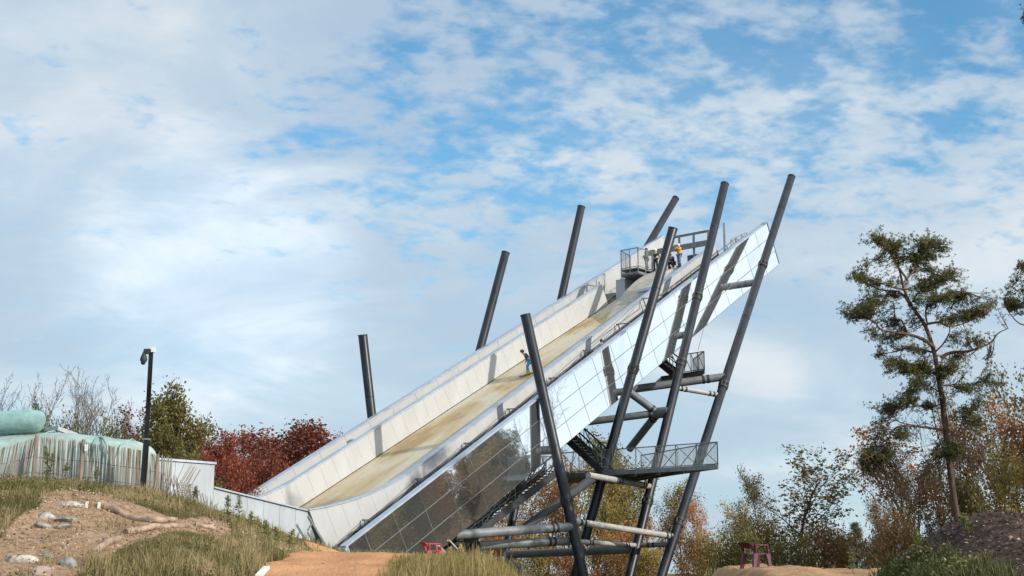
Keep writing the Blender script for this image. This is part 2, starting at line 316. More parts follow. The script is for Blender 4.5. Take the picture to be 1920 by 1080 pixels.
class MB:
    def __init__(s): s.v = []; s.f = []
    def add(s, vs, fs):
        o = len(s.v); s.v += [tuple(map(float, p)) for p in vs]; s.f += [tuple(i + o for i in f) for f in fs]; return s
    def hexa(s, p):   # 8 points: bottom 4, top 4
        return s.add(p, [(0, 3, 2, 1), (4, 5, 6, 7), (0, 1, 5, 4), (1, 2, 6, 5), (2, 3, 7, 6), (3, 0, 4, 7)])
    def obox(s, c, ex, ey, ez):  # centre and half vectors
        c, ex, ey, ez = map(np.asarray, (c, ex, ey, ez))
        return s.hexa([c - ex - ey - ez, c + ex - ey - ez, c + ex + ey - ez, c - ex + ey - ez, c - ex - ey + ez, c + ex - ey + ez, c + ex + ey + ez, c - ex + ey + ez])
    def box(s, x0, x1, y0, y1, z0, z1): return s.obox(((x0 + x1) / 2, (y0 + y1) / 2, (z0 + z1) / 2), ((x1 - x0) / 2, 0, 0), (0, (y1 - y0) / 2, 0), (0, 0, (z1 - z0) / 2))
    def bar(s, p, q, w, h=None, upd=(0, 0, 1)):  # rectangular bar from p to q
        p, q = np.asarray(p, float), np.asarray(q, float); d = q - p; L = np.linalg.norm(d); d = d / L; h = h or w
        x = np.cross(d, np.asarray(upd, float))
        if np.linalg.norm(x) < 1e-3: x = np.cross(d, (1., 0, 0))
        x /= np.linalg.norm(x); y = np.cross(x, d)
        return s.obox((p + q) / 2, x * w / 2, d * L / 2, y * h / 2)
    def tube(s, pts, rad, n=8, cap=True):
        pts = [np.asarray(p, float) for p in pts]; m = len(pts)
        rad = [rad] * m if np.isscalar(rad) else rad
        vs = []; fs = []; x = None
        for i, p in enumerate(pts):
            d = pts[min(i + 1, m - 1)] - pts[max(i - 1, 0)]; d = d / (np.linalg.norm(d) + 1e-9)
            if x is None: x, y = perp(d)
            else:
                x = x - d * (x @ d); x /= np.linalg.norm(x); y = np.cross(d, x)
            for k in range(n):
                a = 2 * math.pi * k / n; vs.append(p + (x * math.cos(a) + y * math.sin(a)) * rad[i])
        for i in range(m - 1):
            for k in range(n):
                fs.append((i * n + k, i * n + (k + 1) % n, (i + 1) * n + (k + 1) % n, (i + 1) * n + k))
        if cap: fs.append(tuple(range(n))[::-1]); fs.append(tuple((m - 1) * n + k for k in range(n)))
        return s.add(vs, fs)
    def plate(s, poly, nrm, t):  # polygon extruded by t along -nrm
        poly = [np.asarray(p, float) for p in poly]; nrm = np.asarray(nrm, float); m = len(poly)
        return s.add(poly + [p - nrm * t for p in poly], [tuple(range(m)), tuple(range(m, 2 * m))[::-1]] + [(i, i + m, (i + 1) % m + m, (i + 1) % m) for i in range(m)])
    def ell(s, c, r, nu=10, nv=6):
        c = np.asarray(c, float); r = np.asarray(r, float) * np.ones(3); vs = [c + (0, 0, r[2])]; fs = []
        for j in range(1, nv):
            t = math.pi * j / nv
            for i in range(nu):
                a = 2 * math.pi * i / nu; vs.append(c + r * np.array([math.sin(t) * math.cos(a), math.sin(t) * math.sin(a), math.cos(t)]))
        vs.append(c - (0, 0, r[2])); e = len(vs) - 1
        for i in range(nu): fs.append((0, 1 + i, 1 + (i + 1) % nu)); fs.append((e, 1 + (nv - 2) * nu + (i + 1) % nu, 1 + (nv - 2) * nu + i))
        for j in range(nv - 2):
            for i in range(nu): a = 1 + j * nu + i; b_ = 1 + j * nu + (i + 1) % nu; fs.append((a, a + nu, b_ + nu, b_))
        return s.add(vs, fs)
    def mesh(s, name, m, smooth=False):
        me = bpy.data.meshes.new(name); me.from_pydata(s.v, [], s.f); me.materials.append(M[m] if isinstance(m, str) else m)
        if smooth: me.polygons.foreach_set('use_smooth', [True] * len(me.polygons)); me.set_sharp_from_angle(angle=R(40))
        me.update(); return me
    def build(s, name, m, parent=None, smooth=False):
        return link(bpy.data.objects.new(name, s.mesh(name, m, smooth)), parent)

def npmesh(name, verts, faces, m, rnd=None, smooth=False):
    """fast mesh from numpy arrays; faces (n,3) or (n,4); rnd per vertex"""
    me = bpy.data.meshes.new(name); nf, k = faces.shape
    me.vertices.add(len(verts)); me.vertices.foreach_set('co', np.ascontiguousarray(verts, np.float32).ravel())
    me.loops.add(nf * k); me.loops.foreach_set('vertex_index', np.ascontiguousarray(faces, np.int32).ravel())
    me.polygons.add(nf); me.polygons.foreach_set('loop_start', np.arange(0, nf * k, k, dtype=np.int32))
    if smooth: me.polygons.foreach_set('use_smooth', np.ones(nf, bool))
    me.update(calc_edges=True)
    if rnd is not None:
        a = me.attributes.new('rnd', 'FLOAT', 'POINT'); a.data.foreach_set('value', np.ascontiguousarray(rnd, np.float32))
    me.materials.append(M[m] if isinstance(m, str) else m); return me

# ------------------------------------------------------------------ terrain
def hmain(x, y):
    x = np.asarray(x, float); y = np.asarray(y, float)
    crest = np.interp(x, [-60, -30, -14.6, -12, -10, -8.5, -7, -5.9, -4.5, -3, -1.6, 0, 1.5, 4, 5.4, 6.2, 9.8, 11, 14, 60],
                         [4.0, 4.2, 4.08, 4.02, 3.72, 3.30, 2.66, 2.2, 2.16, 2.15, 2.1, 1.3, .6, .5, 1.1, 1.76, 1.74, 1.5, 1.4, 1.4])
    back = np.interp(x, [-60, -20, -12, -5, -3.0, 0.5, 60], [2.6, 2.6, 2.5, 2.3, 2.0, -2.0, -1.6])
    f = sst((y - 17) / 20.0); z = crest * f
    bk = sst((y - 41) / 18.0)
    z = np.where(y > 37, crest * (1 - bk) + back * bk, z)
    m = np.interp(x, [5.6, 6.5, 7.3, 8, 8.5, 9.2, 12, 20, 34], [0, 1.35, 1.98, 2.5, 2.64, 2.6, 2.7, 2.4, 0])
    mp = np.where(y < 24.5, sst((y - 12) / 12.5), 1 - sst((y - 24.5) / 6.0))
    z = np.maximum(z, m * mp)
    far = sst((y - 300) / 900.0); z = z * (1 - far) - 3.0 * far
    return z
def hgt(x, y):
    x = np.asarray(x, float); y = np.asarray(y, float)
    damp = np.clip((y - 4) / 10, 0, 1) * np.clip((320 - y) / 200, 0, 1)
    path = np.exp(-((x + 4.2) / 1.7) ** 4)
    return hmain(x, y) + (fbm(x * .45, y * .45, 4) * .42 * (1 - .75 * path) + fbm(x * 2.3, y * 2.3, 3) * .10) * damp
def ground_hit(px, py, d0=8., d1=90.):
    ds = np.arange(d0, d1, .05); r = ray(px, py); P = EYE + ds[:, None] * r
    k = np.nonzero(P[:, 2] < hgt(P[:, 0], P[:, 1]))[0]
    d = ds[k[0]] if len(k) else 37.; P = EYE + r * d
    return np.array([P[0], P[1], float(hgt(P[0], P[1]))])
def inpoly(x, y, poly):
    r = np.zeros(np.shape(x), bool); j = len(poly) - 1
    for i in range(len(poly)):
        xi, yi = poly[i]; xj, yj = poly[j]
        c = ((yi > y) != (yj > y)) & (x < (xj - xi) * (y - yi) / (yj - yi + 1e-9) + xi); r ^= c; j = i
    return r
DIRT_PX = [(40, 965), (90, 935), (150, 922), (215, 928), (260, 950), (310, 968), (420, 978), (480, 1004), (400, 1006), (300, 1004), (245, 1012), (205, 1040), (150, 1090), (-40, 1095), (-30, 1045), (10, 1000)]
dp = [ground_hit(*p)[:2] for p in DIRT_PX]
def dirtmask(x, y):
    jx = fbm(x * .8, y * .8 + 40, 3) * 1.2; jy = fbm(x * .8 + 70, y * .8, 3) * 1.6
    return inpoly(x + jx, y + jy, dp)
def build_ground():
    def axis(lo, hi, st, far, extra=()):
        a = list(np.arange(lo, hi + 1e-6, st)); s = st * 2; x = hi
        while x < far: x += s; s *= 1.25; a.append(x)
        return a
    xr = axis(0, 20, .22, 1800); xl = axis(0.22, 26, .22, 1800)
    xs = np.array(sorted([-v for v in xl] + xr))
    ys = np.array([-80, -40, -20, -8, 0, 4] + axis(8, 50, .22, 2500))
    X, Y = np.meshgrid(xs, ys); Z = hgt(X, Y)
    n, m = X.shape; idx = np.arange(n * m).reshape(n, m)
    F = np.stack([idx[:-1, :-1], idx[:-1, 1:], idx[1:, 1:], idx[1:, :-1]], -1).reshape(-1, 4)
    me = npmesh('ground', np.stack([X, Y, Z], -1).reshape(-1, 3), F, 'ground', smooth=True)
    a = me.attributes.new('dirt', 'FLOAT', 'POINT')
    D = dirtmask(X, Y).astype(float)
    for _ in range(2): D[1:-1, 1:-1] = (D[1:-1, 1:-1] * 2 + D[:-2, 1:-1] + D[2:, 1:-1] + D[1:-1, :-2] + D[1:-1, 2:]) / 6
    a.data.foreach_set('value', D.ravel().astype(np.float32))
    tag(link(bpy.data.objects.new('ground', me)), 'uneven grassy ground with a bare earth patch on the left mound', 'ground', kind='structure')
build_ground()
def sheet(name, m, y0, y1, xl, xr, off, ny, nx, label, edge=.25, cat='path'):
    ys = np.linspace(y0, y1, ny); t = np.linspace(0, 1, nx)
    Y = np.repeat(ys[:, None], nx, 1)
    l = np.array([xl(y) for y in ys]) + fbm(ys * 1.5, ys * 0 + 3, 4) * edge * 2 + fbm(ys * 7, ys * 0 + 3, 3) * edge; r = np.array([xr(y) for y in ys]) + fbm(ys * 1.5, ys * 0 + 9, 4) * edge * 2 + fbm(ys * 7, ys * 0 + 9, 3) * edge
    X = l[:, None] * (1 - t) + r[:, None] * t
    Z = hgt(X, Y) + off * np.minimum(1, np.minimum(t, 1 - t)[None, :] * nx * .7) + fbm(X * 3, Y * 3, 3) * .03 + fbm(X * 9, Y * 9, 2) * .022
    idx = np.arange(ny * nx).reshape(ny, nx); F = np.stack([idx[:-1, :-1], idx[:-1, 1:], idx[1:, 1:], idx[1:, :-1]], -1).reshape(-1, 4)
    me = npmesh(name, np.stack([X, Y, Z], -1).reshape(-1, 3), F, m, smooth=True)
    return tag(link(bpy.data.objects.new(name, me)), label, cat, kind='structure')
sheet('sand_path', 'sand', 14, 47, lambda y: -5.75 - .012 * (y - 36) ** 2 * (y > 36), lambda y: -2.72 + .02 * (y - 33), .04, 150, 26, 'smooth orange sand path rising to a crest before the ramp')
sheet('dirt_track', 'sand2', 25, 41, lambda y: 5.55 + .05 * abs(y - 37), lambda y: 10.3 - .12 * abs(y - 37), .04, 80, 26, 'packed brown dirt track under the maroon chair')
sheet('mulch_heap', 'mulch', 12.5, 29, lambda y: 6.75 + .18 * abs(y - 24.5) ** .9 * (1 if y < 24.5 else .8) * .35, lambda y: 22, .05, 110, 110, 'heap of dark bark mulch at the lower right', .3, 'mulch')

# ------------------------------------------------------------------ the ramp tower
BASE = (-5.0, 68.0, 2.2)
RAMP = root('ski_slide_tower', BASE, 'huge mirror-clad ski slide ramp carried on leaning dark steel poles', 'ramp')
def wv(u): return .0255 * u * u if u < 0 else 0.0           # the run-out flattens below u = 0
def vfi(u): return 11.8 - .078 * max(u, -4)                  # far inner wall
def vfo(u): return 14.0 - .078 * u                           # far outer wall
US = [-9.6 + 2.2 * k for k in range(24)]                     # cladding columns, -9.6 .. 41
UEND = 41.0
# backing wall + end box of the near side
MB().hexa([L3(-8.7, .10, -3.36), L3(UEND, .10, -3.36), L3(UEND, .40, -3.36), L3(-8.7, .40, -3.36), L3(-8.7, .10, -.04), L3(UEND, .10, -.04), L3(UEND, .40, -.04), L3(-8.7, .40, -.04)]).build('near_outer_wall', 'panel_back', RAMP)
near_clad = bpy.data.objects['near_outer_wall']
rows = [(-.05, -1.10), (-1.13, -2.25), (-2.28, -3.38)]
pm = {}
for j, (w1, w0) in enumerate(rows):
    for i in range(len(US) - 1):
        ua, ub = US[i], min(US[i + 1], UEND)
        if i == 0: ua = -8.68
        key = (round(ub - ua, 2), j)
        if key not in pm:
            du = (ub - ua) / 2 - .018; dw = (w1 - w0) / 2
            pm[key] = MB().hexa([(-du, 0, -dw), (du, 0, -dw), (du, .05, -dw), (-du, .05, -dw), (-du, 0, dw), (du, 0, dw), (du, .05, dw), (-du, .05, dw)]).mesh('mirror_panel', 'mirror')
        o = bpy.data.objects.new('mirror_panel', pm[key])
        mw = Matrix((( *U, ), ( *V, ), ( *W, ))).transposed().to_4x4()
        mw = mw @ Matrix.Rotation(R(random.gauss(0, .22)), 4, 'Z') @ Matrix.Rotation(R(random.gauss(0, .25)), 4, 'X')
        mw.translation = Vector(L3((ua + ub) / 2, 0.03, (w1 + w0) / 2)); o.matrix_basis = mw
        COL.objects.link(o); o.parent = near_clad
for w in (-1.115, -2.265):
    MB().bar(L3(-8.6, .018, w), L3(UEND, .020, w), .018, .024, W).build('joint_strip', 'strip', near_clad)
MB().bar(L3(-8.7, .24, -3.42), L3(UEND, .24, -3.42), .30, .04, W).build('bottom_trim', 'galv_dark', RAMP)
MB().bar(L3(-8.85, .19, .03), L3(UEND + .1, .19, .03), .42, .10, W).build('coping', 'coping', RAMP)
MB().hexa([L3(-8.95, -.02, -1.0), L3(-8.72, -.02, -1.0), L3(-8.72, .48, -1.0), L3(-8.95, .48, -1.0), L3(-8.95, -.02, -.02), L3(-8.72, -.02, -.02), L3(-8.72, .48, -.02), L3(-8.95, .48, -.02)]).build('end_cap', 'coping', RAMP)
# the slanted mirror end at the top
MB().hexa([L3(UEND + .02, -.0, -3.38), L3(UEND + .08, -.0, -3.38), L3(UEND + .08, .5, -3.38), L3(UEND + .02, .5, -3.38), L3(UEND + .02, .0, -.04), L3(UEND + .08, .0, -.04), L3(UEND + .08, .5, -.04), L3(UEND + .02, .5, -.04)]).build('end_cap', 'strip', RAMP)

def strip_u(name, m, u0, u1, fn, step=1.0, uvs=None, parent=RAMP, smooth=False):
    """loft a closed or open section fn(u) -> list of points along u"""
    n = max(2, int((u1 - u0) / step) + 1); us = np.linspace(u0, u1, n); s = MB(); k = len(fn(u0)); vs = []
    for u in us: vs += list(fn(u))
    fs = []
    for i in range(n - 1):
        for j in range(k): fs.append((i * k + j, i * k + (j + 1) % k, (i + 1) * k + (j + 1) % k, (i + 1) * k + j))
    fs += [tuple(range(k))[::-1], tuple((n - 1) * k + j for j in range(k))]
    s.add(vs, fs); return s.build(name, m, parent, smooth)
# slide surface (deck) with a slope-following uv
def build_deck():
    us = np.concatenate([np.linspace(-14, 0, 29), np.linspace(0.8, 33.5, 42)]); ts = np.linspace(0, 1, 13); vs = []; uv = []
    for u in us:
        for t in ts:
            v = 3.1 + (vfi(u) - 3.1) * t; vs.append(L3(u, v, -1.6 + wv(u))); uv.append((u, v))
    n, k = len(us), len(ts); idx = np.arange(n * k).reshape(n, k)
    F = np.stack([idx[:-1, :-1], idx[1:, :-1], idx[1:, 1:], idx[:-1, 1:]], -1).reshape(-1, 4)
    me = npmesh('slide_deck', np.array(vs), F, 'slide', smooth=True)
    l = me.uv_layers.new(name='uv'); uv = np.array(uv)[F.ravel()]; l.data.foreach_set('uv', uv.astype(np.float32).ravel())
    link(bpy.data.objects.new('slide_deck', me), RAMP)
    strip_u('slide_substructure', 'panel_back', -8, 33.5, lambda u: [L3(u, 3.1, -1.62 + wv(u)), L3(u, vfi(u), -1.62 + wv(u)), L3(u, vfi(u), -2.0 + wv(u) * .7), L3(u, 3.1, -2.0 + wv(u) * .7)], 1.5)
    strip_u('underside', 'panel_back', -3, UEND, lambda u: [L3(u, .42, -3.0), L3(u, vfo(u) - .4, -3.0), L3(u, vfo(u) - .4, -3.3), L3(u, .42, -3.3)], 3)
build_deck()
# inner walls: a core (the near one darkened to paint the trough shade), panels one by one, a bent aluminium cap
def inner_wall(name, vf, sgn, u0, u1, panel_side, depth, low=None):
    core = strip_u(name, 'panel_back' if low is None else 'shade_core', u0, u1, lambda u: [L3(u, vf(u) + .04, -depth + wv(u)), L3(u, vf(u) + .31, -depth + wv(u)), L3(u, vf(u) + .31, -.02 + wv(u)), L3(u, vf(u) + .04, -.02 + wv(u))], .6)
    u = u0; k = 0
    while u < u1 - .3:
        ub = min(u + 1.035, u1)
        for side in panel_side:
            a = 0.0 if side == 0 else .35; b = .035 if side == 0 else .315
            g = .005
            pts = []
            for (uu, ww) in ((u + g, -depth + .03), (ub - g, -depth + .03), (ub - g, -.03), (u + g, -.03)):
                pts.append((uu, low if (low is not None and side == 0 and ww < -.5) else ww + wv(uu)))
            s = MB()
            s.hexa([L3(pts[0][0], vf(pts[0][0]) + a, pts[0][1]), L3(pts[1][0], vf(pts[1][0]) + a, pts[1][1]), L3(pts[1][0], vf(pts[1][0]) + b, pts[1][1]), L3(pts[0][0], vf(pts[0][0]) + b, pts[0][1]),
                    L3(pts[3][0], vf(pts[3][0]) + a, pts[3][1]), L3(pts[2][0], vf(pts[2][0]) + a, pts[2][1]), L3(pts[2][0], vf(pts[2][0]) + b, pts[2][1]), L3(pts[3][0], vf(pts[3][0]) + b, pts[3][1])])
            s.build('wall_panel', 'panel', core)
        u = ub
    strip_u('wall_cap', 'coping', u0 - .02, u1 + .02, lambda u: [L3(u, vf(u) - .05, wv(u) - .0), L3(u, vf(u) + .40, wv(u) - .0), L3(u, vf(u) + .40, wv(u) + .05), L3(u, vf(u) - .05, wv(u) + .05)], .5)
    return core
inner_wall('far_inner_wall', vfi, 1, -6.0, 31.0, (0,), 1.58)
inner_wall('near_inner_wall', lambda u: 2.62, 1, -8.0, 37.0, (0, 1), 1.62, -.70)  # outer panels stop short; the darkened core below reads as the shadow band
# far outer wall with panels on its inner face
far_out = strip_u('far_outer_wall', 'panel_back', -3.4, 43.0, lambda u: [L3(u, vfo(u) - .10, -3.3), L3(u, vfo(u) + .2, -3.3), L3(u, vfo(u) + .2, -.04), L3(u, vfo(u) - .10, -.04)], 2)
u = -3.4
while u < 42.5:
    ub = min(u + 2.2, 43.0); s = MB(); a, b = -.145, -.105
    s.hexa([L3(u + .01, vfo(u) + a, -1.45), L3(ub - .01, vfo(ub) + a, -1.45), L3(ub - .01, vfo(ub) + b, -1.45), L3(u + .01, vfo(u) + b, -1.45), L3(u + .01, vfo(u) + a, -.05), L3(ub - .01, vfo(ub) + a, -.05), L3(ub - .01, vfo(ub) + b, -.05), L3(u + .01, vfo(u) + b, -.05)])
    s.build('wall_panel', 'panel', far_out); u = ub
strip_u('wall_cap', 'coping', -3.5, 43.05, lambda u: [L3(u, vfo(u) - .22, -.03), L3(u, vfo(u) + .26, -.03), L3(u, vfo(u) + .26, .05), L3(u, vfo(u) - .22, .05)], 4)
strip_u('walkway', 'galv_dark', -3.3, 33, lambda u: [L3(u, vfi(u) + .36, -1.4), L3(u, vfo(u) - .15, -1.4), L3(u, vfo(u) - .15, -1.5), L3(u, vfi(u) + .36, -1.5)], 3)
strip_u('walkway', 'galv_dark', -8.5, 38, lambda u: [L3(u, .42, -1.55), L3(u, 2.60, -1.55), L3(u, 2.60, -1.65), L3(u, .42, -1.65)], 3)
# cross frames with stay rods in the near trough
for (x, y) in [(683, 975), (782, 898), (873, 831), (954, 767), (1032, 709), (1096, 657), (1159, 608), (1206, 560)]:
    p = onv(x, y, 2.35); q = p + V * -1.0 - W * .03; e = onv(x - .57 * 98 * 75 / np.linalg.norm(p), y + 60 * 75 / np.linalg.norm(p), .45)
    s = MB(); s.bar(p, q, .06); s.bar(p, p - W * 1.2, .06); s.bar(p + V * .15, p, .08); s.tube([q, e], .018, 5); s.tube([p, e], .018, 5); s.build('stay_frame', 'galv', RAMP)
# handrail in the upper trough
s = MB()
for k in range(9):
    uu = 26 + k * 1.5; s.bar(L3(uu, 1.5, -1.5), L3(uu + .3, 1.5, -.12), .05); s.bar(L3(uu, .65, -1.5), L3(uu + .3, .65, -.02), .05)
for w, v in ((-.12, 1.5), (-.6, 1.5), (-.02, .65), (-.5, .65)): s.bar(L3(26.2, v, w), L3(38.4, v, w), .05)
s.build('stair_handrail', 'galv', RAMP)
s = MB()
for k in range(40): s.obox(L3(25 + k * .34, 1.2, -1.40), H * .13, V * .5, (0, 0, .02))
s.build('stair_treads', 'galv_dark', RAMP)

# lower end: kicker with its panelled side wall
kroot = RAMP
ka, kb, kc = np.array([-10.05, 67.42]), np.array([-13.93, 62.74]), np.array([-21.0, 54.2])
kdir = (kb - ka) / np.linalg.norm(kb - ka); kn = np.array([kdir[1], -kdir[0]])
if kn[1] > 0: kn = -kn
KW = MB(); KW.plate([(*ka, 2.95), (*kb, 3.85), (*kb, 5.50), (*ka, 4.60)], (kn[0], kn[1], 0), .12).build('kicker_side_wall', 'panel_back', RAMP)
kw = bpy.data.objects['kicker_side_wall']
Lk_ = np.linalg.norm(kb - ka); nk = 6
for i in range(nk):
    t0, t1 = i / nk, (i + 1) / nk; a = ka + (kb - ka) * t0 + kdir * .008; b = ka + (kb - ka) * t1 - kdir * .008
    o3 = np.array([kn[0], kn[1], 0]) * .035
    MB().plate([np.array([*a, 2.97 + .9 * t0]) + o3, np.array([*b, 2.97 + .9 * t1]) + o3, np.array([*b, 4.56 + .9 * t1]) + o3, np.array([*a, 4.56 + .9 * t0]) + o3], (kn[0], kn[1], 0), .03).build('wall_panel', 'kicker', kw)
MB().bar((*(ka + kn * .0), 4.62), (*kb, 5.53), .28, .07).build('kicker_coping', 'coping', RAMP)
MB().bar((*(ka + kn * .06), 2.86), (*(kb + kn * .06), 3.76), .10, .16).build('kicker_base_beam', 'galv_dark', RAMP)
s = MB(); s.plate([(*ka, 4.5), (*kb, 5.4), (*(kb + V[:2] * 9), 5.4), (*(ka + V[:2] * 9), 4.5)], (0, 0, 1), .12); s.build('kicker_deck', 'slide', RAMP)
bx = root('start_hut_block', (*kb, 3.4), 'pale panelled block with a flat coping behind the leaning stakes', 'building')
kn3 = np.array([kn[0], kn[1], 0])
s = MB(); s.plate([(*kb, 3.0), (*kc, 3.0), (*kc, 6.60), (*kb, 6.60)], kn3, 2.4); s.build('wall', 'panel_back', bx)
for i in range(5):
    a = kb + (kc - kb) * (i / 5) + kdir * .01; b = kb + (kc - kb) * ((i + 1) / 5) - kdir * .01
    MB().plate([np.array([*a, 3.05]) + kn3 * .04, np.array([*b, 3.05]) + kn3 * .04, np.array([*b, 6.57]) + kn3 * .04, np.array([*a, 6.57]) + kn3 * .04], kn3, .035).build('panel', 'kicker', bx)
MB().plate([np.array([*(kb - kdir * .05), 6.70]) + kn3 * .12, np.array([*kc, 6.70]) + kn3 * .12, np.array([*kc, 6.70]) - kn3 * 2.5, np.array([*(kb - kdir * .05), 6.70]) - kn3 * 2.5], (0, 0, 1), .10).build('coping', 'coping', bx)
# galvanised props at the ramp foot
def P66(x, y, v=2.0): return onv(x, y, v)
s = MB()
for (a, b, w) in [((578, 968), (610, 1024), .10), ((584, 982), (577, 995), .06), ((577, 998), (598, 1034), .06), ((606, 1016), (592, 1042), .10), ((606, 1016), (604, 1042), .12), ((620, 1030), (636, 1042), .07), ((620, 1030), (618, 1042), .07), ((620, 1030), (664, 1040), .07), ((570, 1022), (580, 1040), .12)]:
    s.bar(P66(*a), P66(*b), w)
s.build('foot_props', 'galv', RAMP)
# thin legs standing in front of the lower cladding
for (a, b, v) in [((842, 1013), (858, 1030), -.02), ((823, 1023), (840, 1042), -.02)]:
    MB().bar(onv(*a, v), onv(*b, v), .07).build('prop_leg', 'pale_tube', RAMP)

# leaning poles --------------------------------------------------
def hitfar(x, y, off=2.7):
    r = ray(x, y); n = V + .078 * U; return EYE + r * (((11.8 + off) - (EYE - A) @ n) / (r @ n))
def collar(p, d, r, parent):
    s = MB(); x, y = perp(d)
    for o in (-.19, .19): s.tube([p + d * (o - .09), p + d * (o + .09)], r * 1.12, 16)
    for k in range(8):
        a = k * math.pi / 4; c = p + (x * math.cos(a) + y * math.sin(a)) * r * 1.06; s.tube([c - d * .14, c + d * .14], .05, 5)
    s.build('flange_collar', 'black', parent, True)
def pole(top, b, zend, bands=()):
    d = (b - top) / np.linalg.norm(b - top); L = (zend - top[2]) / d[2]; end = top + d * L
    po = MB().tube([top, top + d * .02, end], [.285, .30, .30], 20).build('support_pole', 'dark_steel', RAMP, True)
    for q in np.arange(4.0, L - 2, 6.0): MB().tube([top + d * (q - .015), top + d * (q + .015)], .307, 20).build('weld_seam', 'dark_steel', po, True)
    MB().tube([top - d * .025, top + d * .05], .312, 20).build('end_cap', 'black', po, True)
    for f in bands:
        t = (f - top[2]) / d[2]; collar(top + d * t, d, .30, po)
    return top, d
def zpix(top, b, y):  # height where the pole crosses image row y
    best = min(np.linspace(-1, 2.5, 701), key=lambda t: abs(proj(top + (b - top) * t)[1] - y)); return (top + (b - top) * best)[2]
PO = {}
for nm, a, b, ys_ in [('P1', onv(985, 590, .3), onv(1045, 860, -.76), (938,)), ('P2', onv(1262, 428, -3.4), onv(1185, 700, -.84), (692,)),
                      ('P3', onv(1359, 345, -.55), onv(1180, 1080, -.55), (680, 938, 558)), ('P4', onv(1484, 332, -.8), onv(1240, 1080, -3.0), (723, 497, 982)),
                      ('F1', hitfar(680, 628), hitfar(697, 780), ()), ('F2', hitfar(948, 474), hitfar(900, 655), ()), ('F3', hitfar(1090, 388), hitfar(963, 964), ()), ('F4', hitfar(1267, 372), hitfar(1222, 448), ())]:
    zs = [zpix(a, b, y) for y in ys_]; PO[nm] = pole(a, b, -2.6, zs)
def onpole(nm, y):
    t, d = PO[nm]; k = min(np.linspace(0, 60, 1201), key=lambda q: abs(proj(t + d * q)[1] - y)); return t + d * k
# stubs from the poles to the cladding
for nm, y in (('P1', 843), ('P2', 733), ('P3', 627), ('P4', 529)):
    p = onpole(nm, y); q = p + V * (.06 - toloc(p)[1]); r_ = .23 if nm != 'P4' else .25
    o = MB().tube([p + V * .15, q], r_, 14).build('pole_stub', 'grey_steel', RAMP, True)
    MB().tube([p + (q - p) * .55 - V * .04, p + (q - p) * .55 + V * .04], r_ * 1.05, 14).build('weld_ring', 'galv_dark', o, True)
def beam(p, q, r, m, bands=(), caps=()):
    o = MB().tube([p, q], r, 14).build('beam', m, RAMP, True); d = (q - p) / np.linalg.norm(q - p)
    for f in bands:
        c = p + (q - p) * f; s = MB()
        for k in (-.16, .16): s.tube([c + d * (k - .07), c + d * (k + .07)], r * 1.1, 14)
        s.build('joint_band', 'black', o, True)
    return o
P3 = lambda y: onpole('P3', y); P1 = lambda y: onpole('P1', y); P4 = lambda y: onpole('P4', y); P2 = lambda y: onpole('P2', y); F3 = lambda y: onpole('F3', y)
beam(onv(1185, 730, 3.0), P4(706), .27, 'grey_steel', (.78,))
beam(P3(727), P4(741), .16, 'pale_tube', (.18, .80))
node = P3(772) + V * .9
beam(onv(1096, 792, 4.5), node, .24, 'grey_steel', (.93,))
beam(onv(1170, 728, 2.0), node, .26, 'grey_steel', (.9,))
beam(node, onv(1180, 842, 3.5), .26, 'grey_steel', (.12,))
MB().tube([node - V * .9, node + V * .25], .36, 14).build('beam_node', 'grey_steel', RAMP, True)
beam(onv(1103, 891, -1.2), P3(913), .185, 'pale_tube', (.47, .86))
beam(P1(977) + rt * .2, P4(1006), .185, 'pale_tube', (.07, .93))
beam(onv(852, 1003, .55), P1(988), .26, 'grey_steel', (.83,))
beam(onv(897, 1023, 1.2), P1(1013) + V * .5, .25, 'grey_steel', (.80,))
beam(P1(1016), P3(1022), .14, 'pale_tube', (.22, .82))
beam(P3(1023) + V * .4, P4(1021), .15, 'grey_steel', (.5,))
beam(F3(1040), P3(1029) + V * .3, .27, 'grey_steel', ())
beam(onv(985, 988, 4.0), onv(1112, 896, .3), .27, 'grey_steel', ())
beam(F3(1045), onv(1010, 1105, 8.0), .24, 'grey_steel', ())
beam(onv(880, 1052, 6.0), F3(1048), .18, 'grey_steel', (.85,))
beam(P1(1010), onv(1100, 1030, .3), .12, 'pale_tube', ())

# lower platform with mesh railings ------------------------------
ZP = 7.68
N0 = hz(1052, 889, ZP); N1 = hz(1346, 872, ZP); N2 = hz(1180, 896, ZP); N3 = hz(1065, 900, ZP)
MB().plate([N0, N1, N2, N3], (0, 0, 1), .22).build('lower_platform', 'galv_dark', RAMP)
lp = bpy.data.objects['lower_platform']
zz = np.array([0, 0, 1.])
def railing(a, b, h, parent, npost, diag=True, dense=.07):
    d = (b - a); L = np.linalg.norm(d); d = d / L; s = MB()
    s.bar(a + zz * h, b + zz * h, .06); s.bar(a + zz * .08, b + zz * .08, .05)
    s.build('rail', 'galv', parent)
    for k in range(npost + 1):
        p = a + (b - a) * k / npost; MB().bar(p, p + zz * h, .07, .05).build('rail_post', 'galv', parent)
        if diag and k < npost:
            q = a + (b - a) * (k + 1) / npost; MB().bar(p + zz * h, q + zz * .08, .035).build('rail_brace', 'galv', parent)
    s = MB(); n = int(L / dense)
    for k in range(n):
        p = a + d * (k + .5) * dense; s.bar(p + zz * .1, p + zz * (h - .04), .009)
    tag(s.build('mesh_infill', 'galv', parent), kind='stuff')
MB().bar(N0 - zz * .1, N1 - zz * .1, .10, .26).build('edge_beam', 'galv', lp)
MB().bar(N1 - zz * .1, N2 - zz * .1, .10, .26).build('edge_beam', 'galv', lp)
railing(N0, N1, 1.32, lp, 8); railing(N1, N2 + (N1 - N2) * .15, 1.32, lp, 4)
s = MB()
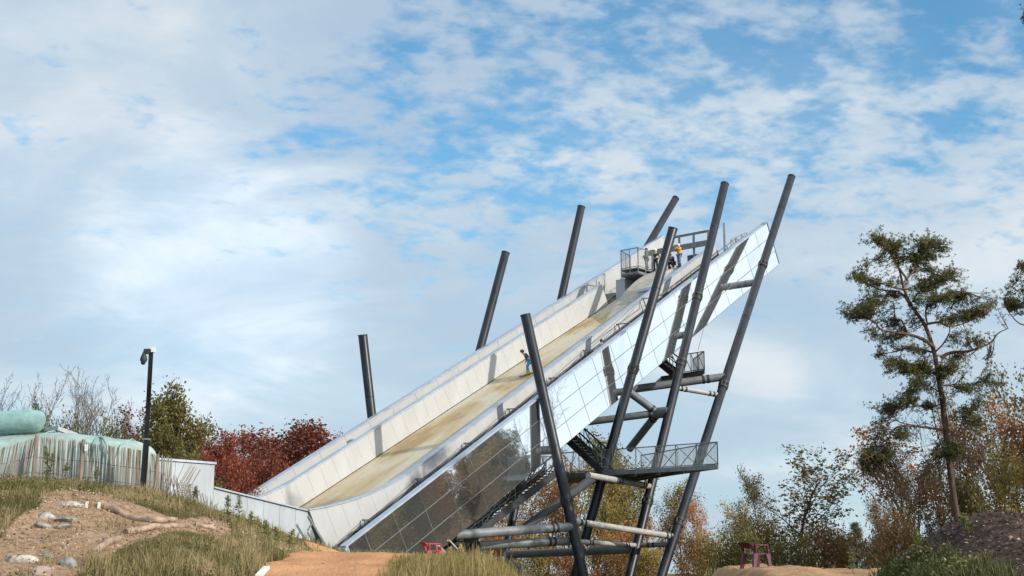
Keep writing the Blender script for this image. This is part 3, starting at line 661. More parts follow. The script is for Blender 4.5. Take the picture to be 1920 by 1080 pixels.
for t in np.linspace(.05, .8, 6): s.bar(N0 + (N1 - N0) * t - zz * .3, N3 + (N2 - N3) * min(1, t * 1.05) - zz * .3, .10, .16)
s.build('floor_joists', 'galv_dark', lp)
# upper platform
ZU = 15.2
Q0 = hz(1178, 724, ZU); Q1 = hz(1240, 706, ZU); Q2 = hz(1321, 694, ZU); Q3 = hz(1300, 708, ZU); Q4 = hz(1222, 722, ZU)
MB().plate([Q1, Q2, Q3, Q4], (0, 0, 1), .25).build('upper_platform', 'galv_dark', RAMP)
upf = bpy.data.objects['upper_platform']
MB().bar(Q1 - zz * .12, Q2 - zz * .12, .1, .27).build('edge_beam', 'galv_dark', upf)
railing(Q1 + (Q2 - Q1) * .55, Q2, 1.3, upf, 3); railing(Q2, Q3, 1.3, upf, 2, False)
# staircases: stringers, treads one by one, truss rails
def flight(name, a, b, wdir, width, n, m, railh=1.15):
    st = MB(); wd = np.asarray(wdir) * width
    for o in (0, 1): st.bar(a + wd * o, b + wd * o, .08, .42)
    so = st.build(name, m, RAMP)
    hd = (b - a) * np.array([1, 1, 0]); hd = hd / np.linalg.norm(hd)
    for k in range(n):
        p = a + (b - a) * (k + .5) / n + wd / 2; MB().obox(p, hd * .13, wd / 2, (0, 0, .02)).build('tread', m, so)
    for o in (0, 1):
        a2, b2 = a + wd * o, b + wd * o; s = MB(); s.bar(a2 + zz * railh, b2 + zz * railh, .085); s.bar(a2 + zz * railh * .5, b2 + zz * railh * .5, .05)
        s.build('handrail', m, so)
        npo = max(3, n // 4)
        for k in range(npo + 1):
            p = a2 + (b2 - a2) * k / npo; MB().bar(p, p + zz * railh, .05).build('rail_post', m, so)
            if k < npo: MB().bar(p + zz * .1, a2 + (b2 - a2) * (k + 1) / npo + zz * railh, .05).build('rail_brace', m, so)
    return so
flight('stair_flight', onv(872, 1018, .75), onv(1052, 880, .75), V, 1.2, 24, 'stair_steel')
f2a = hz(1128, 884, ZP); flight('stair_flight', f2a, f2a + V * 4.4 + zz * 3.5, H, 1.2, 16, 'stair_steel')
f3a = hz(1262, 702, ZU); flight('stair_flight', f3a, f3a + V * 4.5 + H * .6 + zz * 3.4, H, 1.2, 16, 'stair_steel')
MB().tube([onv(1319, 617, 0), onv(1309, 656, -1.0)], .02, 5).build('stay_cable', 'wire', RAMP)

# start deck at the top -------------------------------------------
ZD = 24.0
s = MB(); s.plate([HV(30, 3.1, ZD), HV(33.8, 3.1, ZD), HV(33.8, 10.6, ZD), HV(30, 8.9, ZD)], (0, 0, 1), .3); s.build('start_deck', 'deck_conc', RAMP)
sdk = bpy.data.objects['start_deck']
s = MB(); s.plate([HV(28, 6.85, ZD), HV(30, 6.85, ZD), HV(30, 8.9, ZD), HV(28, 8.4, ZD)], (0, 0, 1), .08)
s.bar(HV(28, 6.85, ZD - .38), HV(28, 8.4, ZD - .38), .08, .14); s.bar(HV(28, 6.85, ZD - .38), HV(30.2, 6.85, ZD - .38), .08, .14)
for p in ((28, 6.85), (28, 7.6), (28, 8.4), (29, 6.85), (30, 6.85)): s.bar(HV(*p, ZD - .45), HV(*p, ZD), .06)
s.plate([HV(28, 6.85, ZD - .45), HV(30, 6.85, ZD - .45), HV(30, 8.9, ZD - .45), HV(28, 8.4, ZD - .45)], (0, 0, 1), .05)
s.build('viewing_cage_floor', 'galv', RAMP); cg = bpy.data.objects['viewing_cage_floor']
railing(HV(28, 8.4, ZD), HV(28, 6.85, ZD), 1.5, cg, 2, False); railing(HV(28, 6.85, ZD), HV(30, 6.85, ZD), 1.5, cg, 1, False); railing(HV(28, 8.4, ZD), HV(30, 8.9, ZD), 1.5, cg, 2, False)
# block under the cage, convex start lane, raised block beside it
s = MB(); zs = lambda h: 5.88 + .5 * (h - .8) / .866
s.hexa([HV(28.6, 8.5, zs(28.6) - .2), HV(31, 8.5, zs(31) - .2), HV(31, vfi(33) - .05, zs(31) - .2), HV(28.6, vfi(31) - .05, zs(28.6) - .2), HV(28.6, 8.5, ZD - .55), HV(31, 8.5, ZD - .55), HV(31, vfi(33) - .05, ZD - .55), HV(28.6, vfi(31) - .05, ZD - .55)])
s.build('cage_support_block', 'kicker', RAMP)
MB().plate([HV(29.8, 6.9, zs(29.8) - .2), HV(29.8, 8.48, zs(29.8) - .2), HV(29.8, 8.48, ZD - .56), HV(29.8, 6.9, ZD - .56)], -H, .1).build('under_cage_shade', 'galv_dark', RAMP)  # dark plate set back in the gap, painting the shade under the cage
def lane():
    hs = np.linspace(23.5, 30.2, 16); s = MB(); vs = []
    for h in hs:
        t = (h - 23.5) / 6.7; zt = zs(23.5) + .02 + (ZD + .02 - zs(23.5) - .02) * (t * 1.62 - .62 * t * t) ** 1.0
        zt = max(zt, zs(h) + .03)
        vs += [HV(h, 5.0, zt), HV(h, 6.9, zt), HV(h, 6.9, zs(h) - .1), HV(h, 5.0, zs(h) - .1)]
    fs = []
    for i in range(len(hs) - 1):
        for j in range(4): fs.append((i * 4 + j, i * 4 + (j + 1) % 4, (i + 1) * 4 + (j + 1) % 4, (i + 1) * 4 + j))
    fs += [(3, 2, 1, 0), tuple(len(vs) - 4 + j for j in range(4))]
    s.add(vs, fs); s.build('start_lane', 'deck_conc', RAMP, True)
lane()
s = MB(); s.hexa([HV(25.2, 3.0, zs(25.2) - .2), HV(30, 3.0, zs(30) - .2), HV(30, 4.98, zs(30) - .2), HV(25.2, 4.98, zs(25.2) - .2), HV(25.2, 3.0, 21.4), HV(30, 3.0, 23.9), HV(30, 4.98, 23.9), HV(25.2, 4.98, 21.4)]); s.build('lane_side_block', 'kicker', RAMP)
MB().bar(HV(25.15, 3.0, 21.45), HV(25.15, 5.05, 21.45), .2, .16).build('block_coping', 'coping', RAMP)
# portal frame behind the riders
s = MB()
for v in (8.4, 6.9, 5.9, 4.6, 3.3): s.bar(HV(32.3, v, ZD), HV(32.3, v, 27.0 if v < 7.5 else 26.3), .16)
s.bar(HV(32.3, 6.95, 27.05), HV(32.3, 3.2, 27.05), .16, .16); s.build('portal_frame', 'grey_steel', RAMP)
MB().bar(HV(32.15, 8.7, 26.1), HV(32.15, 3.1, 26.1), .12, .42).build('portal_beam', 'galv', RAMP)
MB().plate([HV(32.6, 5.4, ZD), HV(32.6, 2.7, ZD), HV(32.6, 2.7, 25.5), HV(32.6, 5.4, 25.5)], -H, .06).build('back_screen', 'galv_dark', RAMP)
MB().bar(HV(32.8, 2.2, 24.8), HV(32.8, 2.2, 27.6), .14).build('portal_mast', 'grey_steel', RAMP)
railing(HV(32.9, 1.7, 25.4), HV(34.6, 1.3, 26.2), .85, sdk, 3, True, .2)

# ------------------------------------------------------------------ people
def person(name, label, feet, face, J, parts, scale=1.0, group=None):
    """J: joints in metres, +y = facing. One skinned body; clothes are children."""
    r0 = root(name, (0, 0, 0), label, 'person', group)
    K = dict(pel=(0, 0, .95), sp=(0, 0, 1.16), ch=(0, .0, 1.36), nk=(0, .01, 1.50), hd=(0, .03, 1.62), tp=(0, .03, 1.70), ns=(0, .125, 1.62),
             lh=(-.10, 0, .90), lk=(-.11, .03, .50), la=(-.11, -.02, .09), lt=(-.12, .16, .04), rh=(.10, 0, .90), rk=(.11, .03, .50), ra=(.11, -.02, .09), rt=(.12, .16, .04),
             ls=(-.19, 0, 1.41), le=(-.25, -.02, 1.12), lw=(-.27, .07, .87), rs=(.19, 0, 1.41), re=(.25, -.02, 1.12), rw=(.27, .07, .87))
    K.update(J)
    def P(k): return Vector(K[k])
    RAD = dict(pel=.135, sp=.125, ch=.15, nk=.055, hd=.098, tp=.075, ns=.018, lh=.095, lk=.06, la=.042, lt=.03, rh=.095, rk=.06, ra=.042, rt=.03, ls=.062, le=.042, lw=.028, rs=.062, re=.042, rw=.028)
    E_ = [('pel', 'sp'), ('sp', 'ch'), ('ch', 'nk'), ('nk', 'hd'), ('hd', 'tp'), ('hd', 'ns'), ('pel', 'lh'), ('lh', 'lk'), ('lk', 'la'), ('la', 'lt'), ('pel', 'rh'), ('rh', 'rk'), ('rk', 'ra'), ('ra', 'rt'), ('ch', 'ls'), ('ls', 'le'), ('le', 'lw'), ('ch', 'rs'), ('rs', 're'), ('re', 'rw')]
    def skin(nm, keys, edges, m, grow=0., extra=None, parent=r0):
        vs = [P(k) for k in keys]; rd = [RAD[k] + grow for k in keys]; ed = [(keys.index(a), keys.index(b)) for a, b in edges]
        if extra:
            for base, pts, rr in extra:
                prev = keys.index(base)
                for p, q in zip(pts, rr): vs.append(Vector(p)); rd.append(q); ed.append((prev, len(vs) - 1)); prev = len(vs) - 1
        me = bpy.data.meshes.new(nm); me.from_pydata(vs, ed, []); me.materials.append(M[m]); ob = bpy.data.objects.new(nm, me)
        COL.objects.link(ob); ob.parent = parent
        sk = ob.modifiers.new('skin', 'SKIN'); sk.use_smooth_shade = True
        for i, d in enumerate(me.skin_vertices[0].data): d.radius = (rd[i], rd[i]); d.use_root = (i == 0)
        ss = ob.modifiers.new('sub', 'SUBSURF'); ss.levels = 1; ss.render_levels = 1
        return ob
    ex = []
    for sgn, wk, ek in ((-1, 'lw', 'le'), (1, 'rw', 're')):
        d = (P(wk) - P(ek)).normalized(); x = d.cross(Vector((0, 1, .2))).normalized() * sgn
        pm_ = P(wk) + d * .07; ex.append((wk, [pm_], [.034]))
        for q, l in zip((-.030, -.010, .012, .032), (.075, .088, .082, .062)):
            b0 = pm_ + x * q + d * .02; ex.append((wk, [b0, b0 + d * l * .55, b0 + d * l + Vector((0, .015, 0))], [.011, .010, .008]))
        ex.append((wk, [P(wk) + d * .035 - x * .045, P(wk) + d * .075 - x * .062], [.012, .009]))
    body = skin('body', list(K.keys()), E_, 'skin', 0, ex)
    for nm, ks, m, g in parts:
        if nm in ('helmet', 'cap', 'hair'):
            s = MB(); c = np.array(K['hd']); s.ell(c + (0, -.012, .045), (.112 + g, .128 + g, .10 + g), 14, 8)
            if nm == 'cap': s.ell(c + (0, .12, .06), (.08, .09, .015), 10, 4)
            s.build(nm, m, None, True).parent = r0
        elif nm == 'boots':
            s = MB()
            for a, b, k in (('la', 'lt', 'lk'), ('ra', 'rt', 'rk')):
                pa, pb, pk = (np.array(K[q]) for q in (a, b, k)); s.tube([pa + (pk - pa) * .45, pa + (pk - pa) * .1, pa], [.075, .075, .07], 10); s.tube([pa - (pb - pa) * .25, pa * .5 + pb * .5, pb + (pb - pa) * .15], [.06, .062, .045], 10)
            s.build(nm, m, None, True).parent = r0
        elif nm == 'camera':
            s = MB(); c = np.array(K['hd']) + (0, .20, -.03); s.box(c[0] - .07, c[0] + .07, c[1] - .03, c[1] + .04, c[2] - .05, c[2] + .05); s.tube([c + (0, .03, 0), c + (0, .16, 0)], .04, 10); s.build('camera', m, None).parent = r0
        else:
            ed = [e for e in E_ if e[0] in ks and e[1] in ks]; skin(nm, ks, ed, m, g)
    r0.location = Vector(feet); r0.scale = (scale,) * 3; r0.rotation_euler = (0, 0, face)
    return r0
TOP = ['ch', 'sp', 'pel', 'ls', 'le', 'lw', 'rs', 're', 'rw']; LEG = ['pel', 'lh', 'lk', 'la', 'rh', 'rk', 'ra']
hang = math.atan2(-H[0], H[1])                       # facing +H
# snowboarder on the slide: faces down-slope, leaning forward
_r = ray(993, 701); fb = EYE + _r * ((-1.56 - (EYE - A) @ W) / (_r @ W)); bl = toloc(fb)
def onslope(ob_z): return ob_z
down = math.pi + hang
person('person', 'snowboarder in blue wetsuit and olive helmet riding down the slide', fb - np.array([0, 0, .02]), R(98),
       dict(pel=(.02, .02, .80), sp=(.0, .14, 1.0), ch=(-.02, .27, 1.17), nk=(-.02, .38, 1.27), hd=(-.02, .47, 1.36), tp=(-.02, .48, 1.44), ns=(-.02, .565, 1.34),
            lh=(-.12, .0, .76), lk=(-.22, .20, .47), la=(-.22, .17, .02), lt=(-.26, .29, -.05), rh=(.12, .0, .78), rk=(.18, .10, .46), ra=(.20, -.10, .10), rt=(.17, .04, .04),
            ls=(-.21, .28, 1.20), le=(-.30, .20, .95), lw=(-.28, .28, .72), rs=(.17, .26, 1.22), re=(.30, .12, 1.0), rw=(.33, .2, .78)),
       [('wetsuit_top', TOP, 'navy_cloth', .016), ('wetsuit_leggings', LEG, 'blue_cloth', .014), ('helmet', None, 'olive_helmet', .012), ('boots', None, 'green_boot', 0)], 1.10)
sb = MB()
for k in range(13):
    t = k / 12 * 2 - 1; wd = .15 - .035 * (1 - t * t) if abs(t) < .85 else .15 * (1 - ((abs(t) - .85) / .15) ** 2 * .75); lift = .12 * max(0, abs(t) - .8) ** 1.2 * 3
    c = L3(bl[0], bl[1], -1.54 + lift) + (-U * .55 + V * .83) * t * .76; side = (-U * .83 - V * .55) * wd
    sb.add([c - side, c + side, c + side + W * .02, c - side + W * .02], [])
sb.f = [f for i in range(12) for f in ((i * 4, i * 4 + 1, i * 4 + 5, i * 4 + 4), (i * 4 + 1, i * 4 + 2, i * 4 + 6, i * 4 + 5), (i * 4 + 2, i * 4 + 3, i * 4 + 7, i * 4 + 6), (i * 4 + 3, i * 4, i * 4 + 4, i * 4 + 7))] + [(3, 2, 1, 0), (48, 49, 50, 51)]
tag(sb.build('snowboard', 'board_red'), 'dark red snowboard under the riding snowboarder', 'snowboard')
hp = onv(1129, 636, 1.35); lu = toloc(hp)
person('person', 'person with black helmet and teal top climbing behind the mirror wall', L3(lu[0] - .95, 1.35, lu[2] - 1.5), hang + .2, dict(lk=(-.11, .22, .62), la=(-.11, .15, .24), lt=(-.12, .33, .22)),
       [('wetsuit_top', TOP, 'teal_cloth', .016), ('wetsuit_leggings', LEG, 'black_cloth', .014), ('helmet', None, 'black_helmet', .012), ('boots', None, 'black', 0)])
def dk(x, y): return hz(x, y, ZD + .03)
person('person', 'man in yellow jacket photographing from the start deck', dk(1274, 501), down - .5,
       dict(le=(-.30, .13, 1.22), lw=(-.10, .26, 1.45), re=(.30, .13, 1.22), rw=(.10, .26, 1.47), hd=(0, .05, 1.62)),
       [('jacket', TOP, 'yellow_cloth', .035), ('trousers', LEG, 'jeans', .025), ('cap', None, 'white_cap', .004), ('boots', None, 'black', 0), ('camera', None, 'black', 0)], 1.03)
person('person', 'rider in black wetsuit and white helmet beside the cage', dk(1230, 508.5), down + .1, dict(le=(-.28, -.06, 1.14), lw=(-.24, .04, .93), re=(.28, -.06, 1.14), rw=(.24, .04, .93)),
       [('wetsuit_top', TOP, 'black_cloth', .016), ('wetsuit_leggings', LEG, 'black_cloth', .016), ('helmet', None, 'white_cap', .012), ('boots', None, 'black', 0)], .99)
person('person', 'person with red-brown hair in grey clothes standing behind the cage mesh', dk(1213, 507), down - 1.3, dict(lw=(-.2, .25, 1.05), rw=(.2, .25, 1.05)),
       [('jacket', TOP, 'grey_cloth', .04), ('trousers', LEG, 'grey_cloth', .03), ('hair', None, 'hair', .0), ('boots', None, 'black', 0)], 1.0)
person('person', 'dark-clothed person crouching beside the man in yellow', dk(1261, 503.5), down - .2,
       dict(pel=(0, -.12, .42), sp=(0, .0, .62), ch=(0, .12, .78), nk=(0, .19, .90), hd=(0, .24, .99), tp=(0, .25, 1.07), ns=(0, .34, .98), lh=(-.11, -.08, .40), lk=(-.2, .32, .48), la=(-.17, .05, .09), lt=(-.19, .22, .04), rh=(.11, -.08, .40), rk=(.2, .32, .48), ra=(.17, .05, .09), rt=(.19, .22, .04),
            ls=(-.19, .12, .82), le=(-.24, .33, .64), lw=(-.1, .48, .55), rs=(.19, .12, .82), re=(.24, .33, .64), rw=(.1, .48, .55)),
       [('jacket', TOP, 'black_cloth', .035), ('trousers', LEG, 'black_cloth', .025), ('hair', None, 'black_cloth', .0), ('boots', None, 'black', 0)])

# ------------------------------------------------------------------ left: post, tarp, fence, hut, rocks, logs
def lamp():
    b = at(268, 906, 37.5); t = at(283.5, 655, 37.5); b[2] = float(hgt(b[0], b[1])) - .1
    c = at(274.5, 824, 37.5); r_ = root('camera_post', b, 'leaning dark steel post carrying a hanging dome camera', 'post')
    MB().bar(b, c, .155, .155).build('post_lower', 'dark_steel', r_); MB().bar(c, t, .125, .125).build('post_upper', 'dark_steel', r_)
    MB().bar(c - (0, 0, .02), c + (0, 0, .03), .19, .19).build('clamp', 'galv', r_)
    e = at(287.5, 655.5, 37.46); MB().box(e[0] - .05, e[0] + .05, e[1] - .055, e[1] + .055, e[2] - .075, e[2] + .075).build('junction_box', 'white', r_)
    k = at(277, 659, 37.4); MB().box(k[0] - .06, k[0] + .07, k[1] - .06, k[1] + .06, k[2] - .07, k[2] + .07).build('bracket_plate', 'black', r_)
    a = at(270.5, 655, 37.4); h = at(269, 672, 37.4)
    s = MB(); s.tube([k, k + (a - k) * .5 + zz * .03, a, a - zz * .06], .022, 8); s.build('camera_arm', 'black', r_, True)
    s = MB(); z0 = a[2] - .04; X = a[0]; Y = a[1]; vs = [(X, Y, z0), (X, Y, z0 - .06), (X, Y, z0 - .16), (X, Y, z0 - .24), (X - .01, Y, z0 - .30)]
    s.tube([np.array(q) for q in vs], [.018, .04, .08, .10, .092], 14); hs_ = s.build('camera_housing', 'black', r_, True)
    MB().ell((X - .01, Y, z0 - .33), (.07, .07, .07), 12, 8).build('camera_dome', 'black_helmet', hs_, True)
lamp()
SEAMS = []
def tarp():
    # main hump: arch section following the photographed crest line
    xs_ = np.array([-140, -60, 0, 60, 100, 150, 200, 250, 270, 283, 292, 297]); ytop = np.array([838, 826, 817, 812, 811, 814, 819, 826, 829, 838, 850, 872.])
    D = 42.0; vs = []; nt_ = 15
    for i, (x, yt) in enumerate(zip(xs_, ytop)):
        p = at(x, yt, D); g = float(hgt(p[0], D - 1.5)) - .25; hgt_ = p[2] - g; ry = 1.9 if i < 9 else 1.9 * (1 - (i - 8) / 3.3)
        for k in range(nt_):
            a = math.pi * k / (nt_ - 1); wr = .035 * math.sin(i * 2.1 + k * 1.7) * math.sin(a)
            vs.append((p[0] + .03 * math.sin(k * 2.3 + i), p[1] - ry * math.cos(a) * (1 + wr), g + hgt_ * math.sin(a) ** .55 + wr))
    for i in (2, 4, 6, 7):
        seam = [np.array(vs[i * nt_ + k]) * np.array([1, 1, 1]) + np.array([0, -.012, .012]) for k in range(0, nt_)]; SEAMS.append(seam)
    n = len(xs_); fs = [(i * nt_ + k, i * nt_ + k + 1, (i + 1) * nt_ + k + 1, (i + 1) * nt_ + k) for i in range(n - 1) for k in range(nt_ - 1)] + [tuple((n - 1) * nt_ + k for k in range(nt_))]
    ob = MB().add(vs, fs).build('tarpaulin_hump', 'tarp', None, True); ss = ob.modifiers.new('sub', 'SUBSURF'); ss.levels = ss.render_levels = 1
    tag(ob, 'long mint green tarpaulin hump behind the stake fence', 'tarpaulin')
    for q in SEAMS: MB().tube(q, .022, 6).build('welded_seam', 'tarp_roll', ob, True)
    pts = []; rad = []
    for x, y, r_ in [(-200, 806, .36), (-60, 798, .37), (0, 793, .37), (40, 791, .365), (62, 790, .36), (74, 790.5, .33), (80, 791, .25), (83, 792, .12)]:
        pts.append(at(x, y, 41.3)); rad.append(r_)
    ob = MB().tube(pts, rad, 18).build('tarpaulin_roll', 'tarp_roll', None, True)
    tag(ob, 'thick mint green roll lying on top of the tarpaulin hump', 'roll')
    # seam straps over the hump
    s = MB(); a = [at(183, 815.6, 42.0), at(193, 822, 40.9), at(200, 834, 40.35), at(203, 850, 40.15)]; s.tube(a, .035, 6); tag(s.build('seam_strap', 'tarp_roll', None, True), 'darker strap running over the mint tarpaulin hump', 'strap')
    h = root('hut', at(112, 812, 52), 'small hut with a flat pale-edged roof behind the tarpaulin', 'hut')
    c = at(112, 805, 52); f = [at(84, 800, 51.5), at(109, 799, 50.5), at(146, 812, 52.5), at(120, 808, 54)]
    MB().plate(f, (0, 0, 1), .16).build('roof', 'hut', h)
    fl = [p * np.array([1, 1, 0]) for p in f]; ce = sum(fl) / 4
    MB().hexa([ce + (p - ce) * .9 + zz * 2.6 for p in fl] + [ce + (p - ce) * .9 + zz * (q[2] - .17) for p, q in zip(fl, f)]).build('wall', 'hut', h)
tarp()
def fence():
    D = 38.6
    top = ([-30, 0, 33, 67, 100, 150, 200, 250, 290, 322], [847, 841, 831, 817, 820, 826, 835, 841, 851, 858])
    x0 = at(-10, 860, D); f = root('stake_fence', (x0[0], x0[1], float(hgt(x0[0], x0[1]))), 'weathered chestnut stake fence along the mound crest', 'fence')
    base = [MB().tube([(0, 0, 0), (.01 * q, .01, .5), (0, 0, .97), (.004, 0, 1.0)], [.012, .014, .012, .004], 6).mesh('stake', 'wood_grey', True) for q in (-1, 0, 1)]
    def stake(p, h, lx, ly, sc=1.0, d=None):
        o = bpy.data.objects.new('stake', random.choice(base)); v = Vector((lx, ly, 1)).normalized()
        o.matrix_basis = Matrix.Translation(Vector(p)) @ v.to_track_quat('Z', 'Y').to_matrix().to_4x4() @ Matrix.Diagonal((sc, sc, h, 1)); COL.objects.link(o); o.parent = f; o.matrix_parent_inverse = Matrix.Translation(-f.location)
    n = 0; x = -14.0
    wpts = []
    while x < 321:
        t = at(x, np.interp(x, *top) + random.gauss(0, 1.3), D + .25 * math.sin(x * .02)); zb = float(hgt(t[0], t[1])) - .08
        tilt = .10 if x < 66 else -.01
        h = t[2] - zb
        stake((t[0] - tilt * h, t[1], zb), h, tilt + random.gauss(0, .018), random.gauss(0, .02), random.uniform(.8, 1.25)); wpts.append((t[0] - tilt * h * .4, t[1] - .02, zb + h * .6))
        x += random.uniform(1.5, 2.6)
    for k in range(34):                                   # the collapsed end leans over to the right, down the bank
        q = k / 33; bx_ = 318 + 84 * q + random.gauss(0, 1); by = 921 + 32 * q + random.gauss(0, 2)
        b = at(bx_, by, D - .5); b[2] = float(hgt(b[0], b[1])) - .04; L = .95 - .45 * q + random.gauss(0, .05)
        stake(b, L, -.30 - .30 * random.random() * (1 - q) + .2 * random.random(), .25 + random.gauss(0, .05), .85)
    for k in range(9):
        b = at(318 + 3 * k, 924, D - .7); b[2] = float(hgt(b[0], b[1])); stake(b, 1.1, .45 + random.gauss(0, .06), .2, .8)
    for (px, yt) in ((69, 816), (157, 824), (207, 836), (243, 841), (262, 844), (296, 852)):
        t = at(px, yt, D - .12); zb = float(hgt(t[0], t[1])) - .15; MB().tube([(t[0] - .03, t[1], zb), (t[0], t[1], t[2])], [.058, .048], 8).build('post', 'wood_post', f, True)
    for dz in (0, -.45):
        MB().tube([np.array(p) + (0, 0, dz) for p in wpts[::4]], .006, 4).build('wire', 'wire', f)
    t = at(162, 839, D - .25); MB().box(t[0] - .05, t[0] + .05, t[1] - .01, t[1] + .01, t[2] - .10, t[2] + .09).build('tag_plate', 'white', f)
fence()
def rock(px, py, w, h, m, label, flat=1.0):
    g = ground_hit(px, py + h * .4); d = proj(g)[2]; rx = w * d / FPX; rz = max(h * d / FPX, .04); n = MB(); n.ell((0, 0, 0), (1, 1, 1), 20, 13); sdv = random.random() * 50
    rk = np.random.default_rng(int(px * 7 + py)); pl = rk.normal(size=(13, 3)); pl[:, 2] = pl[:, 2] * .7 + .15; pl /= np.linalg.norm(pl, axis=1, keepdims=True); hp_ = rk.uniform(.62, .95, 13)
    vs = []
    for p in n.v:
        p = np.array(p)
        for nn, hh_ in zip(pl, hp_):
            e_ = p @ nn - hh_
            if e_ > 0: p = p - nn * e_
        p = p * (1 + .28 * float(fbm(np.array(p[0] * 3 + sdv), np.array(p[1] * 3 + p[2] * 2 + sdv), 3)))
        vs.append((p[0] * rx * 1.2, p[1] * rx * .85, p[2] * rz * 1.35))
    n.v = vs; o = n.build('boulder', m, None, True); o.location = Vector(g) + Vector((0, 0, rz * .12)); o.rotation_euler = (random.gauss(0, .1), random.gauss(0, .14), random.gauss(0, .3))
    tag(o, label, 'rock', 'rocks on the bare earth of the left mound')
for r_ in [(138, 947, 25, 6, 'rock', 'long flat pale rock highest on the bare earth, beside a white marker'), (87, 969, 18, 7, 'rock', 'pale rock just below the highest flat rock'), (80, 986, 17, 4.5, 'rock_g', 'thin grey slab in the middle of the bare earth'),
           (116, 987, 15, 4, 'rock_g', 'thin grey slab right beside the other slab'), (128, 974, 20, 5, 'rock_g', 'flat grey rock under the topmost pale rock'), (37, 1048, 30, 9, 'rock', 'large pale rock near the left edge of the photo'),
           (88, 1042, 13, 6, 'rock_g', 'small grey rock between the two large lower rocks'), (128, 1057, 18, 11, 'rock_g', 'blocky grey boulder at the foot of the bare earth'), (75, 1073, 22, 9, 'rock_p', 'pinkish boulder lowest at the frame bottom left'),
           (234, 1071, 6, 6, 'rock', 'small pale stone alone in the grass at the bottom'), (262, 1026, 5, 2.5, 'rock_p', 'tiny pink stone in the grass below the logs')]: rock(*r_)
def log(pts, r0, r1, label):
    P = []
    for i, (x, y) in enumerate(pts):
        g = ground_hit(x, y); P.append(g + (0, 0, r0 * .55 + .02 * math.sin(i * 2.2)))
    Q = []
    for i in range(len(P) - 1):
        for t in np.linspace(0, 1, 5)[:-1]: Q.append(P[i] * (1 - t) + P[i + 1] * t + np.array([0, 0, .012 * math.sin(7 * (i + t))]))
    Q.append(P[-1]); rad = [r0 + (r1 - r0) * i / (len(Q) - 1) + .008 * math.sin(i * 1.9) for i in range(len(Q))]
    o = MB().tube(Q, rad, 10).build('log', 'log', None, True); tag(o, label, 'log', 'bare logs on the left mound')
log([(187, 950), (213, 961), (247, 974), (287, 981), (328, 980)], .095, .07, 'thick bare log sloping from the white marker across the bank')
log([(235, 1002), (287, 994), (327, 989), (353, 989)], .085, .06, 'nearly level bare log just below the thick sloping log')
log([(366, 986), (393, 993), (432, 1005)], .065, .045, 'thin bare log farthest right, running down into the grass')
log([(173, 1042), (200, 1023), (222, 1013)], .09, .075, 'short log angled down towards the camera at the earth patch edge')
for px, py, lab in ((162, 953, 'small white marker peg right of the top flat rock'), (185, 954, 'small white marker peg at the upper end of the thick log')):
    g = ground_hit(px, py); o = MB().box(-.035, .035, -.02, .02, -.05, .15).build('marker_peg', 'white'); o.location = Vector(g); o.rotation_euler = (.1, .08, .2); tag(o, lab, 'peg')
g0, g1 = ground_hit(484, 1086), ground_hit(500, 1070)
o = MB().bar(g0 + (0, 0, .06), g1 + (0, 0, .07), .14, .07).build('edge_board', 'white'); tag(o, 'white board lying at the left edge of the sand path', 'board')
# small dark shed seen beneath the ramp
sp = at(862, 1024, 112); sr = root('shed', (sp[0], sp[1], -1.8), 'dark shed with a low gable roof seen beneath the ramp', 'shed')
MB().box(sp[0] - 1.6, sp[0] + 1.6, sp[1] - 1.5, sp[1] + 1.5, -2, sp[2] + .1).build('wall', 'shed_wall', sr)
MB().add([(sp[0] - 1.9, sp[1] - 1.8, sp[2]), (sp[0] + 1.9, sp[1] - 1.8, sp[2]), (sp[0], sp[1] - 1.8, sp[2] + .95), (sp[0] - 1.9, sp[1] + 1.8, sp[2]), (sp[0] + 1.9, sp[1] + 1.8, sp[2]), (sp[0], sp[1] + 1.8, sp[2] + .95)], [(0, 1, 2), (5, 4, 3), (0, 2, 5, 3), (1, 4, 5, 2), (0, 3, 4, 1)]).build('roof', 'shed_roof', sr)

